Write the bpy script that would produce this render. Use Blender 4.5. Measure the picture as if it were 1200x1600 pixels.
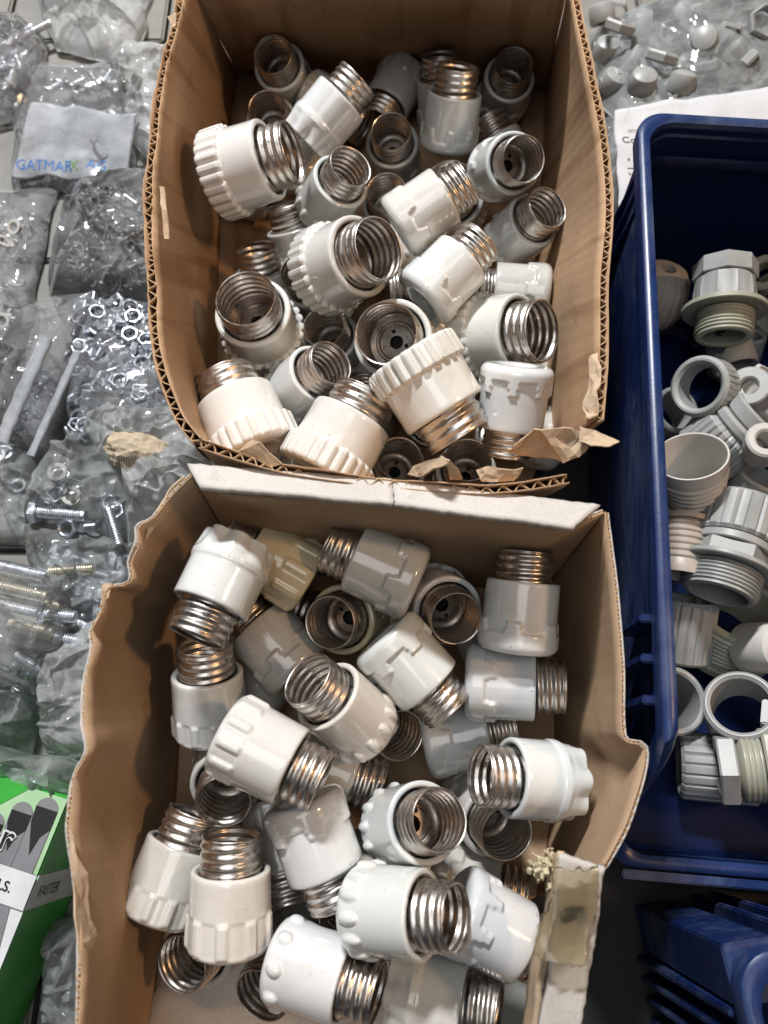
import bpy, bmesh, math, random
from mathutils import Vector, Matrix, noise
for o in list(bpy.data.objects): bpy.data.objects.remove(o)
S = bpy.context.scene
COL = S.collection
# ---------------------------------------------------------------- camera, world, lamps, exposure
CAM_H = 0.42; TILT = math.radians(20); FPX = 1200.0
cam_data = bpy.data.cameras.new('camera'); cam = bpy.data.objects.new('camera', cam_data); COL.objects.link(cam)
cam.location = (0, 0, CAM_H); cam.rotation_euler = (TILT, 0, 0)
cam_data.sensor_fit = 'VERTICAL'; cam_data.sensor_height = 36; cam_data.lens = 36 * FPX / 1600
cam_data.clip_start = 0.005; cam_data.clip_end = 50
cam_data.dof.use_dof = True; cam_data.dof.focus_distance = 0.355; cam_data.dof.aperture_fstop = 9.5
S.camera = cam
W = bpy.data.worlds.new('World'); S.world = W; W.use_nodes = True
W.node_tree.nodes['Background'].inputs[0].default_value = (0.80, 0.88, 1.0, 1)
W.node_tree.nodes['Background'].inputs[1].default_value = 0.035
def lamp(name, loc, target, sx, sy, watts, col):
    d = bpy.data.lights.new(name, 'AREA'); d.shape = 'RECTANGLE'; d.size = sx; d.size_y = sy; d.energy = watts; d.color = col
    o = bpy.data.objects.new(name, d); COL.objects.link(o); o.location = loc
    o.rotation_euler = (Vector(target) - Vector(loc)).to_track_quat('-Z', 'Y').to_euler(); return o
lamp('ceiling_tube_lamp', (-0.32, 1.36, 1.62), (0, 0.1, 0.05), 0.34, 0.08, 58, (0.98, 0.99, 1.0))
lamp('warm_stall_lamp', (1.05, 0.05, 1.25), (0, 0.1, 0.05), 0.10, 0.10, 6, (1.0, 0.60, 0.30))
lamp('ceiling_panel_lamp', (-0.15, -0.25, 2.2), (0, 0.1, 0.05), 1.2, 1.2, 11, (0.96, 0.98, 1.0))
S.view_settings.view_transform = 'Standard'; S.view_settings.look = 'None'; S.view_settings.gamma = 1
S.view_settings.use_curve_mapping = False; S.view_settings.exposure = 0.0
S.render.engine = 'CYCLES'
S.cycles.use_denoising = True
S.cycles.max_bounces = 8; S.cycles.transparent_max_bounces = 24; S.cycles.glossy_bounces = 4; S.cycles.diffuse_bounces = 3
S.cycles.caustics_reflective = False; S.cycles.caustics_refractive = False; S.cycles.sample_clamp_indirect = 4
# ---------------------------------------------------------------- helpers
def ray(px, py):
    x = (px - 600) / FPX; y = -(py - 800) / FPX
    return Vector((x, y * math.cos(TILT) + math.sin(TILT), y * math.sin(TILT) - math.cos(TILT)))
def at(px, py, z):
    """point of the plane at height z that the photograph shows at (px, py)"""
    d = ray(px, py); return Vector((0, 0, CAM_H)) + d * ((CAM_H - z) / -d.z)
def view_axis(px, py, az, el):
    v = ray(px, py).normalized(); R = Vector((1, 0, 0)); R = (R - v * R.dot(v)).normalized(); U = R.cross(v)
    a, e = math.radians(az), math.radians(el)
    return math.cos(e) * (math.cos(a) * R + math.sin(a) * U) - math.sin(e) * v
def mesh(name, verts, faces, smooth=True, sharp=35, uvs=None):
    m = bpy.data.meshes.new(name); m.from_pydata([tuple(v) for v in verts], [], faces)
    if uvs:
        l = m.uv_layers.new(name='UVMap')
        for p in m.polygons:
            for li in p.loop_indices: l.data[li].uv = uvs[m.loops[li].vertex_index]
    m.validate(); m.update()
    if smooth:
        m.polygons.foreach_set('use_smooth', [True] * len(m.polygons))
        if sharp: m.set_sharp_from_angle(angle=math.radians(sharp))
    return m
def obj(name, me, mat=None, parent=None, loc=None, rot=None):
    if mat and not me.materials: me.materials.append(mat)
    o = bpy.data.objects.new(name, me); COL.objects.link(o)
    if parent: o.parent = parent
    if loc is not None: o.location = loc
    if rot is not None: o.rotation_euler = rot
    return o
def tag(o, label, cat, group=None, kind=None):
    if label: o['label'] = label
    if cat: o['category'] = cat
    if group: o['group'] = group
    if kind: o['kind'] = kind
    return o
def thing(name, label, cat, loc=(0, 0, 0), group=None, mat=None):
    o = bpy.data.objects.new(name, None); COL.objects.link(o); o.location = loc; o.empty_display_size = .01
    if mat is not None: o.matrix_world = mat
    return tag(o, label, cat, group)
def frame(w, base, spin=0.0):
    w = Vector(w).normalized(); h = Vector((0, 0, 1)) if abs(w.z) < .9 else Vector((1, 0, 0))
    u = h.cross(w).normalized(); v = w.cross(u)
    M = Matrix((u, v, w)).transposed().to_4x4(); M.translation = Vector(base)
    return M @ Matrix.Rotation(spin, 4, 'Z')
def grid_lathe(rows, seg, rfun=None, close=True):
    """rows: (r, z) profile list in mm; rfun(r, z, angle, row index) -> r or (r, z)"""
    V = []; Fc = []
    for i, (r, z) in enumerate(rows):
        for k in range(seg):
            a = 2 * math.pi * k / seg; rr = r; zz = z
            if rfun:
                q = rfun(r, z, a, i)
                if isinstance(q, tuple): rr, zz = q
                else: rr = q
            V.append((rr * math.cos(a) * .001, rr * math.sin(a) * .001, zz * .001))
    for i in range(len(rows) - 1):
        for k in range(seg):
            k2 = (k + 1) % seg
            Fc.append((i * seg + k, i * seg + k2, (i + 1) * seg + k2, (i + 1) * seg + k))
    return V, Fc
def lathe(name, rows, seg=48, rfun=None, sharp=35):
    V, Fc = grid_lathe(rows, seg, rfun); return mesh(name, V, Fc, True, sharp)
def box_mesh(name, sx, sy, sz, bev=0.0):
    bm = bmesh.new(); bmesh.ops.create_cube(bm, size=1); bmesh.ops.scale(bm, vec=(sx, sy, sz), verts=bm.verts)
    if bev: bmesh.ops.bevel(bm, geom=list(bm.edges), offset=bev, segments=2, affect='EDGES')
    m = bpy.data.meshes.new(name); bm.to_mesh(m); bm.free(); return m
def text_mesh(name, body, size, extrude=0.0, offset=0.0):
    c = bpy.data.curves.new(name, 'FONT'); c.body = body; c.size = size; c.extrude = extrude; c.offset = offset; c.resolution_u = 3
    t = bpy.data.objects.new(name, c); COL.objects.link(t); bpy.context.view_layer.update()
    m = bpy.data.meshes.new_from_object(t.evaluated_get(bpy.context.evaluated_depsgraph_get())); bpy.data.objects.remove(t); return m
def smooth01(x, a, b):
    t = min(1, max(0, (x - a) / (b - a))); return t * t * (3 - 2 * t)
def solidify(o, t, off=0):
    md = o.modifiers.new('thickness', 'SOLIDIFY'); md.thickness = t; md.offset = off; return o
# ---------------------------------------------------------------- materials
def new_mat(name):
    m = bpy.data.materials.new(name); m.use_nodes = True; nt = m.node_tree; b = nt.nodes['Principled BSDF']; return m, nt, b
def N(nt, t, **k):
    n = nt.nodes.new(t)
    for a, v in k.items():
        if a in n.inputs: n.inputs[a].default_value = v
        else: setattr(n, a, v)
    return n
def ramp(nt, src, stops):
    r = nt.nodes.new('ShaderNodeValToRGB'); nt.links.new(src, r.inputs[0]); e = r.color_ramp.elements
    while len(e) < len(stops): e.new(0.5)
    for i, (p, c) in enumerate(stops): e[i].position = p; e[i].color = (*c, 1) if len(c) == 3 else c
    return r.outputs[0]
def mixc(nt, fac, a, b, mode='MIX'):
    m = nt.nodes.new('ShaderNodeMix'); m.data_type = 'RGBA'; m.blend_type = mode
    for s, i in ((fac, 0), (a, 6), (b, 7)):
        if hasattr(s, 'links'): nt.links.new(s, m.inputs[i])
        else: m.inputs[i].default_value = s if not isinstance(s, tuple) else (*s, 1)
    return m.outputs[2]
def tex(nt, kind, scale, co='Object', detail=4, rough=.55, mapscale=None, rot=None, dist=0):
    c = nt.nodes.new('ShaderNodeTexCoord'); out = c.outputs[co]
    if mapscale or rot:
        mp = nt.nodes.new('ShaderNodeMapping'); nt.links.new(out, mp.inputs[0]); out = mp.outputs[0]
        if mapscale: mp.inputs['Scale'].default_value = mapscale
        if rot: mp.inputs['Rotation'].default_value = rot
    n = nt.nodes.new(kind); n.inputs['Scale'].default_value = scale
    if 'Detail' in n.inputs: n.inputs['Detail'].default_value = detail
    if 'Roughness' in n.inputs: n.inputs['Roughness'].default_value = rough
    if 'Distortion' in n.inputs: n.inputs['Distortion'].default_value = dist
    nt.links.new(out, n.inputs['Vector']); return n
def bump(nt, b, h, strength, dist):
    n = nt.nodes.new('ShaderNodeBump'); n.inputs['Strength'].default_value = strength; n.inputs['Distance'].default_value = dist
    nt.links.new(h, n.inputs['Height']); nt.links.new(n.outputs[0], b.inputs['Normal'])
def porcelain():
    m, nt, b = new_mat('porcelain')
    oi = nt.nodes.new('ShaderNodeObjectInfo')
    n1 = tex(nt, 'ShaderNodeTexNoise', 90, detail=6); n2 = tex(nt, 'ShaderNodeTexNoise', 420, detail=3); n3 = tex(nt, 'ShaderNodeTexNoise', 35, detail=5, rough=.7)
    grime = ramp(nt, n3.outputs[0], [(.50, (1, 1, 1)), (.78, (.78, .72, .63))])
    c = mixc(nt, .8, oi.outputs['Color'], grime, 'MULTIPLY')
    speck = ramp(nt, n2.outputs[0], [(.27, (.35, .29, .23)), (.31, (1, 1, 1))])
    c = mixc(nt, .6, c, speck, 'MULTIPLY')
    nt.links.new(c, b.inputs['Base Color'])
    nt.links.new(ramp(nt, n1.outputs[0], [(.35, (.10,) * 3), (.7, (.30,) * 3)]), b.inputs['Roughness'])
    b.inputs['Coat Weight'].default_value = .9; b.inputs['Coat Roughness'].default_value = .035
    b.inputs['IOR'].default_value = 1.52
    bump(nt, b, n1.outputs[0], .12, .0006); return m
def metal(name, col, tarn, rough, amount=.62):
    m, nt, b = new_mat(name); b.inputs['Metallic'].default_value = 1
    n1 = tex(nt, 'ShaderNodeTexNoise', 70, detail=6, rough=.7); n2 = tex(nt, 'ShaderNodeTexNoise', 300, detail=3)
    nt.links.new(mixc(nt, ramp(nt, n1.outputs[0], [(amount - .2, (0,) * 3), (amount + .12, (1,) * 3)]), col, tarn), b.inputs['Base Color'])
    nt.links.new(ramp(nt, n2.outputs[0], [(.3, (rough * .7,) * 3), (.75, (rough * 1.5,) * 3)]), b.inputs['Roughness'])
    return m
def plastic(name, col, dark, rough=.4, scuff=None, sc=60):
    m, nt, b = new_mat(name)
    n1 = tex(nt, 'ShaderNodeTexNoise', sc, detail=6, rough=.65)
    c = mixc(nt, ramp(nt, n1.outputs[0], [(.4, (0,) * 3), (.7, (1,) * 3)]), col, dark)
    if scuff:
        n2 = tex(nt, 'ShaderNodeTexNoise', 22, detail=8, rough=.75, mapscale=(1, .5, 1.8), dist=1.2)
        c = mixc(nt, ramp(nt, n2.outputs[0], [(.47, (0,) * 3), (.68, (.75,) * 3)]), c, scuff)
    nt.links.new(c, b.inputs['Base Color']); b.inputs['Roughness'].default_value = rough
    n3 = tex(nt, 'ShaderNodeTexNoise', 900, detail=2); bump(nt, b, n3.outputs[0], .08, .0004); return m
def cardboard(name, col, dark, streak=True, rough=.85, flutes=True):
    m, nt, b = new_mat(name)
    n1 = tex(nt, 'ShaderNodeTexNoise', 24, 'UV', 6, .6)
    c = mixc(nt, ramp(nt, n1.outputs[0], [(.35, (0,) * 3), (.7, (1,) * 3)]), col, dark)
    n2 = tex(nt, 'ShaderNodeTexNoise', 700, 'UV', 4)
    c = mixc(nt, .35, c, ramp(nt, n2.outputs[0], [(.3, (.62,) * 3), (.6, (1.0,) * 3)]), 'MULTIPLY')
    if streak:
        n3 = tex(nt, 'ShaderNodeTexNoise', 60, 'UV', 3, .5, mapscale=(1, .09, 1), rot=(0, 0, .6))
        c = mixc(nt, .85, c, ramp(nt, n3.outputs[0], [(.36, (.70, .64, .57)), (.47, (1,) * 3)]), 'MULTIPLY')
    n5 = tex(nt, 'ShaderNodeTexNoise', 38, 'UV', 7, .72, dist=.6)
    c = mixc(nt, .7, c, ramp(nt, n5.outputs[0], [(.30, (.62, .56, .50)), (.40, (1, 1, 1)), (.66, (1, 1, 1)), (.74, (1.18, 1.16, 1.12))]), 'MULTIPLY')
    nt.links.new(c, b.inputs['Base Color']); b.inputs['Roughness'].default_value = rough
    b.inputs['Specular IOR Level'].default_value = .25
    if flutes:
        w = tex(nt, 'ShaderNodeTexWave', 45, 'UV', 1); w.wave_profile = 'SIN'
        ad = nt.nodes.new('ShaderNodeMath'); ad.operation = 'MULTIPLY_ADD'; nt.links.new(w.outputs['Fac'], ad.inputs[0]); ad.inputs[1].default_value = .35; nt.links.new(n1.outputs[0], ad.inputs[2])
        bump(nt, b, ad.outputs[0], .14, .0010)
    else: bump(nt, b, n2.outputs[0], .2, .0003)
    return m
def film(name, tint, haze, gloss_rough=.07, haze_col=(.85, .87, .88)):
    m, nt, b = new_mat(name); nt.nodes.remove(b); out = nt.nodes['Material Output']
    tr = N(nt, 'ShaderNodeBsdfTransparent', Color=(*tint, 1)); gl = N(nt, 'ShaderNodeBsdfGlossy', Roughness=gloss_rough, Color=(1, 1, 1, 1))
    df = N(nt, 'ShaderNodeBsdfDiffuse', Color=(*haze_col, 1)); tl = N(nt, 'ShaderNodeBsdfTranslucent', Color=(*haze_col, 1))
    m0 = nt.nodes.new('ShaderNodeMixShader'); m0.inputs[0].default_value = .5; nt.links.new(df.outputs[0], m0.inputs[1]); nt.links.new(tl.outputs[0], m0.inputs[2])
    n1 = tex(nt, 'ShaderNodeTexNoise', 40, detail=6, rough=.7)
    m1 = nt.nodes.new('ShaderNodeMixShader'); nt.links.new(ramp(nt, n1.outputs[0], [(.35, (haze * .5,) * 3), (.7, (min(1, haze * 1.5),) * 3)]), m1.inputs[0])
    nt.links.new(tr.outputs[0], m1.inputs[1]); nt.links.new(m0.outputs[0], m1.inputs[2])
    fr = N(nt, 'ShaderNodeFresnel', IOR=1.42); m2 = nt.nodes.new('ShaderNodeMixShader'); nt.links.new(fr.outputs[0], m2.inputs[0])
    nt.links.new(m1.outputs[0], m2.inputs[1]); nt.links.new(gl.outputs[0], m2.inputs[2]); nt.links.new(m2.outputs[0], out.inputs[0])
    bp = nt.nodes.new('ShaderNodeBump'); bp.inputs['Strength'].default_value = .12; bp.inputs['Distance'].default_value = .002
    n2 = tex(nt, 'ShaderNodeTexNoise', 70, detail=4, rough=.5, dist=.8); nt.links.new(n2.outputs[0], bp.inputs['Height']); nt.links.new(bp.outputs[0], gl.inputs['Normal'])
    return m
def flat(name, col, rough=.6):
    m, nt, b = new_mat(name); n = tex(nt, 'ShaderNodeTexNoise', 60, detail=5)
    nt.links.new(mixc(nt, ramp(nt, n.outputs[0], [(.35, (0,) * 3), (.75, (1,) * 3)]), col, tuple(x * .78 for x in col)), b.inputs['Base Color'])
    b.inputs['Roughness'].default_value = rough; return m
M = {}
M['porcelain'] = porcelain()
M['nickel'] = metal('nickel', (.70, .66, .62), (.40, .32, .26), .33)
M['contact'] = metal('contact_metal', (.34, .31, .28), (.12, .09, .07), .32, .5)
M['hole'] = flat('dark_hole', (.010, .009, .008), .9)
M['zinc'] = metal('zinc_steel', (.72, .75, .80), (.45, .48, .53), .36)
M['brass'] = metal('yellow_zinc', (.66, .61, .50), (.42, .38, .30), .34)
M['dark_steel'] = metal('dark_steel', (.50, .49, .48), (.24, .22, .21), .36)
M['kraft'] = cardboard('kraft_inside', (.55, .36, .22), (.46, .29, .17))
M['kraft2'] = cardboard('kraft_smooth', (.50, .34, .215), (.43, .285, .175), streak=False)
M['kraft_out'] = cardboard('kraft_outside', (.47, .31, .19), (.40, .25, .15), streak=False)
M['flute'] = cardboard('kraft_fluting', (.50, .35, .21), (.40, .27, .16), streak=False, flutes=False)
M['torn'] = cardboard('torn_paper', (.60, .46, .32), (.48, .34, .22), streak=False, flutes=False)
M['white_card'] = cardboard('white_lined_card', (.58, .55, .51), (.51, .47, .43), streak=False)
M['paper'] = cardboard('white_paper', (.58, .58, .585), (.52, .52, .53), streak=False, flutes=False)
M['newsprint'] = cardboard('brown_newsprint', (.55, .44, .30), (.42, .31, .20), streak=False, flutes=False)
M['blue'] = plastic('blue_polypropylene', (.006, .020, .095), (.004, .013, .065), .36, (.085, .115, .19))
M['blue_rim'] = plastic('blue_rim', (.011, .030, .115), (.008, .020, .08), .33, (.075, .10, .17))
M['grey_pvc'] = plastic('grey_pvc', (.34, .345, .335), (.26, .265, .255), .42)
M['green_grey_pvc'] = plastic('green_grey_pvc', (.37, .37, .29), (.29, .29, .225), .42)
M['white_pvc'] = plastic('white_pvc', (.55, .525, .49), (.47, .44, .40), .4)
M['tan_pvc'] = plastic('tan_pvc', (.40, .345, .30), (.33, .28, .24), .42)
M['navy_pvc'] = plastic('navy_pvc', (.02, .03, .055), (.01, .016, .03), .4)
M['film'] = film('clear_film', (.97, .97, .97), .25, .05, (.92, .93, .94))
M['film_milky'] = film('milky_film', (.92, .93, .92), .60, .09, (.92, .93, .92))
M['film_grey'] = film('grey_film', (.93, .94, .94), .36, .05, (.84, .87, .87))
M['print_white'] = film('white_printed_film', (.9, .9, .92), .85, .12, (.90, .92, .96))
M['blue_inner_shade'] = plastic('blue_inside_shade', (.0035, .012, .06), (.003, .009, .045), .55); M['blue_inner_shade'].node_tree.nodes['Principled BSDF'].inputs['Specular IOR Level'].default_value = .12  # bin blue darkened: interior shade is put into this colour, gloss lowered
M['ground'] = flat('joint_dirt', (.035, .032, .030), .95)
M['slab'] = flat('paving_stone', (.24, .23, .21), .85)
M['ink_blue'] = flat('blue_ink', (.02, .16, .50)); M['ink_black'] = flat('black_ink', (.015, .014, .015)); M['ink_navy'] = flat('navy_ink', (.03, .04, .16)); M['ink_green'] = flat('green_ink', (.14, .30, .05))
M['card_green'] = flat('green_print', (.05, .40, .05), .3); M['card_white'] = flat('white_print', (.74, .73, .74), .3); M['card_grey'] = flat('grey_print', (.24, .23, .24), .3)
M['card_black'] = flat('black_print', (.022, .02, .021), .3); M['card_dkgreen'] = flat('dark_green_print', (.02, .17, .02), .3); M['card_pale'] = flat('pale_green_print', (.42, .62, .36), .3)
M['mat'] = flat('shade_black', (.018, .018, .019), .8)  # near-black of the sheet that stands in for ground shade
M['foam'] = flat('yellow_foam', (.60, .52, .34), .9)
M['tape'] = film('parcel_tape', (.98, .955, .87), .24, .12, (.72, .64, .46))
# ---------------------------------------------------------------- the ground they stand on
g = obj('ground', mesh('ground', [(-2, -2, -.008), (2, -2, -.008), (2, 2, -.008), (-2, 2, -.008)], [(0, 1, 2, 3)], False), M['ground']); g['kind'] = 'structure'
sm = box_mesh('paving_slab', .117, .197, .02, .0015)
sm.materials.append(M['slab'])
for i in range(-5, 6):
    for j in range(-3, 4):
        r = random.Random(i * 31 + j)
        s = obj('paving_slab', sm, None, g, (i * .12 + .015, j * .2 + (.1 if i % 2 else 0) + .03, -.0105 + r.uniform(-.0008, .0003)), (r.uniform(-.003, .003), r.uniform(-.003, .003), 0))
p0 = at(1080, 900, 0); rm = obj('shade_sheet', box_mesh('shade_sheet', .262, .62, .003, .0006), M['mat'], None, (p0.x + .022, p0.y - .02, .0014), (0, 0, .02))  # dark sheet added over the slabs in place of shade around the bins
tag(rm, 'black sheet standing in for ground shade under the blue bins', 'mat')
# ---------------------------------------------------------------- cardboard boxes
def resample(pts, n):
    d = [0]
    for a, b in zip(pts, pts[1:]): d.append(d[-1] + (b - a).length)
    return d, pts
def panel(parent, name, tops, bots, thick, pitch, mats, seed, torn=.002, bulge=.002, rows=14, step=.0022, creases=(), out_short=0.0):
    """one corrugated wall panel: inner liner, fluting and outer liner, each a sheet of paper with its own torn edge"""
    d = [0]
    for a, b in zip(tops, tops[1:]): d.append(d[-1] + (b - a).length)
    L = d[-1]; n = max(6, int(L / step))
    def pt(s, v):
        s = min(max(s, 0), L); k = 0
        while k < len(d) - 2 and d[k + 1] < s: k += 1
        t = (s - d[k]) / max(1e-9, d[k + 1] - d[k])
        def cr(P):
            p0 = P[max(k - 1, 0)]; p1 = P[k]; p2 = P[k + 1]; p3 = P[min(k + 2, len(P) - 1)]
            q = p1.lerp(p2, t); c = .5 * ((2 * p1) + (p2 - p0) * t + (2 * p0 - 5 * p1 + 4 * p2 - p3) * t * t + (3 * p1 - p0 - 3 * p2 + p3) * t ** 3)
            return q.lerp(c, .75)
        return cr(bots).lerp(cr(tops), v)
    def nrm(s):
        a = pt(s - .002, .8); b = pt(s + .002, .8); t = (b - a).normalized(); return Vector((t.y, -t.x, 0)).normalized()
    def disp(s, v):
        q = noise.noise(Vector((s * 14 + seed, v * 1.6, seed))) * bulge * (.25 + v)
        for c0, amp, wd in creases: q += amp * math.exp(-((s - c0) / wd) ** 2) * v ** 2
        return q
    def sheet(nm, off, mat, t_amp, dz, fine, wave=False):
        V = []; Fc = []; UV = []
        nn = n if not wave else max(8, int(L / pitch * 8))
        for i in range(nn + 1):
            s = L * i / nn; nv = nrm(s)
            edge = noise.noise(Vector((s * 38 + seed * 3, dz * 900, fine))) * t_amp + noise.noise(Vector((s * 260, seed, fine))) * t_amp * .35
            for j in range(rows + 1):
                v = j / rows; p = pt(s, v)
                o = off
                if wave: o = thick * (.5 + (.42 + .1 * noise.noise(Vector((s * 90, seed, 7)))) * math.sin(2 * math.pi * s / pitch + 2.2 * noise.noise(Vector((s * 45, seed, 3)))))
                p = p + nv * (o + disp(s, v))
                p.z += (edge - dz) * v ** 3
                V.append(p); UV.append((s, v * .13))
        for i in range(nn):
            for j in range(rows):
                a = i * (rows + 1) + j; Fc.append((a, a + rows + 1, a + rows + 2, a + 1))
        o = obj(nm, mesh(nm, V, Fc, True, 60, UV), mat)
        o.parent = parent
        return solidify(o, .0005)
    w = sheet(name, 0, mats[0], torn, 0, 1.0)
    for nm, off, mt, dz, f, wv in (('outer_liner', thick, mats[2], out_short, 2.0, False), ('fluting', 0, mats[1], .0012, 3.0, True)):
        o = sheet(nm, off, mt, torn, dz, f, wv); o.parent = w
    return w
def P3(px, z): return [at(x, y, z if not hasattr(z, '__len__') else z[i]) for i, (x, y) in enumerate(px)]
box1 = thing('cardboard_box', 'brown corrugated cardboard box with ragged cut edges and a torn corner, full of fuse caps', 'box', at(600, 480, 0))
box2 = thing('cardboard_box', 'white-lined cardboard box with brown inside, taped flap and frayed side wall, holding fuse caps', 'box', at(580, 1220, 0))
def keep(o, parent):       # world-space mesh under a moved parent
    o.matrix_parent_inverse = Matrix.Translation(-parent.location)
Z1 = .14
T1 = [(925, 655), (935, 560), (938, 430), (943, 330), (935, 220), (915, 100), (890, -30), (590, -55), (292, -35), (272, 60), (258, 130), (245, 230), (236, 310), (236, 400), (246, 500), (262, 580), (285, 650), (314, 690), (362, 706), (430, 724), (520, 738), (640, 752), (760, 757), (885, 738)]
B1 = [(838, 730), (835, 610), (833, 480), (838, 410), (842, 330), (848, 230), (853, 140), (610, 128), (372, 115), (362, 180), (356, 230), (350, 300), (345, 370), (342, 430), (340, 520), (340, 600), (345, 680), (365, 735), (400, 762), (450, 780), (520, 790), (640, 798), (740, 798), (820, 785)]
for nm, a, b, kw in (('side_wall', 0, 7, dict(seed=1.3, torn=.0012)), ('end_wall', 6, 9, dict(seed=4.1)), ('side_wall', 8, 18, dict(seed=7.7, torn=.0034, bulge=.003)), ('end_wall', 17, 24, dict(seed=9.2, torn=.0022))):
    w = panel(box1, nm, P3(T1[a:b], Z1), P3(B1[a:b], .003), .0036, .0062, (M['kraft'], M['flute'], M['kraft_out']), **kw); keep(w, box1)
fl = obj('bottom', mesh('bottom', P3(B1, .003), [tuple(range(len(B1)))], False, uvs=[(at(x, y, 0).x, at(x, y, 0).y) for x, y in B1]), M['kraft'], box1); keep(fl, box1); solidify(fl, .003, 0)
def scrap(parent, name, px, mat, seed, wob=.0015, th=.0007, sub=3):
    """torn piece of paper: polygon given as (px, py, z), subdivided and crumpled"""
    bm = bmesh.new(); vs = [bm.verts.new(at(x, y, z)) for x, y, z in px]; bm.faces.new(vs)
    bmesh.ops.triangulate(bm, faces=bm.faces[:])
    bmesh.ops.subdivide_edges(bm, edges=bm.edges[:], cuts=sub, use_grid_fill=True)
    for v in bm.verts:
        p = v.co * 120; v.co += Vector((noise.noise(p + Vector((seed, 0, 0))), noise.noise(p + Vector((0, seed, 0))), noise.noise(p + Vector((0, 0, seed))))) * wob
        p = v.co * 520; v.co += Vector((noise.noise(p), noise.noise(p + Vector((3, 9, 1))), noise.noise(p + Vector((7, 2, 5))))) * wob * .35
    m = bpy.data.meshes.new(name); bm.to_mesh(m); bm.free()
    uv = m.uv_layers.new(name='UVMap')
    for l in m.loops: uv.data[l.index].uv = (m.vertices[l.vertex_index].co.x, m.vertices[l.vertex_index].co.y)
    o = obj(name, m, mat, parent); solidify(o, th)
    if parent: keep(o, parent)
    return o
scrap(box1, 'torn_flap', [(795, 712, .115), (800, 690, .128), (850, 668, .138), (905, 665, .142), (928, 672, .142), (918, 700, .137), (880, 722, .132), (830, 716, .12)], M['torn'], 2, .0035)
scrap(box1, 'torn_flap', [(905, 664, .142), (932, 672, .145), (968, 690, .148), (955, 697, .147), (925, 697, .145), (905, 688, .141)], M['torn'], 5, .0012)
scrap(box1, 'torn_strip', [(638, 742, .138), (648, 726, .140), (690, 712, .152), (700, 722, .154), (678, 732, .150), (655, 746, .139)], M['torn'], 6, .0012)
scrap(box1, 'torn_strip', [(690, 712, .152), (702, 718, .154), (722, 746, .138), (706, 748, .137)], M['torn'], 8, .0012)
scrap(box1, 'torn_flap', [(740, 735, .139), (762, 728, .141), (812, 730, .140), (800, 750, .137), (750, 752, .138)], M['torn'], 11, .002)
scrap(box1, 'torn_edge', [(926, 560, .139), (938, 548, .141), (940, 600, .142), (928, 640, .142), (915, 662, .141), (912, 630, .136)], M['torn'], 13, .003)
scrap(box1, 'torn_strip', [(374, 706, .139), (392, 690, .142), (405, 694, .144), (440, 722, .140), (425, 728, .138)], M['torn'], 15, .0012)
scrap(box1, 'torn_strip', [(250, 290, .138), (257, 292, .139), (262, 330, .138), (266, 372, .136), (258, 372, .135), (254, 330, .137)], M['torn'], 17, .0012)
scrap(box1, 'torn_strip', [(262, 27, .139), (275, 20, .14), (276, 40, .138), (270, 44, .138)], M['torn'], 19, .001)
tx = obj('printed_number', text_mesh('printed_number', '0.5', .026), M['ink_navy'], box1)
a = at(752, 775, .112); b = at(862, 760, .112); ux = (b - a).normalized(); uz = (at(760, 757, Z1) - at(740, 798, .003)).normalized(); un = ux.cross(uz).normalized(); uz = un.cross(ux)
tx.matrix_world = Matrix.Translation(a + un * .0052) @ Matrix((ux, uz, un)).transposed().to_4x4(); keep(tx, box1)
Z2 = .12
T2 = [(942, 1352), (975, 1290), (1000, 1212), (1004, 1168), (971, 1152), (969, 1040), (960, 920), (945, 800), (867, 824), (767, 806), (600, 786), (480, 779), (357, 769), (297, 740), (255, 785), (215, 850), (190, 905), (166, 925), (158, 985), (140, 1060), (134, 1150), (118, 1225), (108, 1300), (114, 1380), (122, 1480), (120, 1600), (112, 1740)]
B2 = [(838, 1400), (852, 1330), (862, 1260), (866, 1200), (866, 1130), (864, 1060), (858, 1000), (846, 925), (790, 925), (720, 915), (600, 905), (500, 900), (440, 893), (384, 886), (352, 905), (330, 925), (312, 950), (302, 975), (296, 1010), (290, 1060), (284, 1120), (280, 1190), (275, 1260), (268, 1340), (258, 1440), (240, 1560), (220, 1700)]
ZT2 = [Z2] * 6 + [.124, .130] + [.136] * 5 + [.132, .126, .122] + [Z2] * 11
cw = (M['kraft2'], M['flute'], M['white_card'])
for nm, a, b, kw in (('side_wall', 0, 8, dict(seed=21.3, torn=.0008, bulge=.001)), ('end_wall', 7, 14, dict(seed=14.1, torn=.0004, bulge=.0008)), ('side_wall', 13, 27, dict(seed=17.7, torn=.0026, bulge=.0018, creases=((.03, .004, .004), (.05, -.004, .004), (.075, .003, .005), (.12, -.003, .006))))):
    w = panel(box2, nm, P3(T2[a:b], ZT2[a:b]), P3(B2[a:b], .003), .0016, .0034, cw, out_short=.0012, **kw); keep(w, box2)
w = panel(box2, 'end_wall', P3([(112, 1740), (500, 1760), (880, 1740)], .05), P3([(220, 1700), (500, 1720), (800, 1690)], .003), .0022, .0045, cw, seed=31.0); keep(w, box2)
fl = obj('bottom', mesh('bottom', P3(B2, .003), [tuple(range(len(B2)))], False, uvs=[(at(x, y, 0).x, at(x, y, 0).y) for x, y in B2]), M['kraft2'], box2); keep(fl, box2); solidify(fl, .003, 0)
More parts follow.
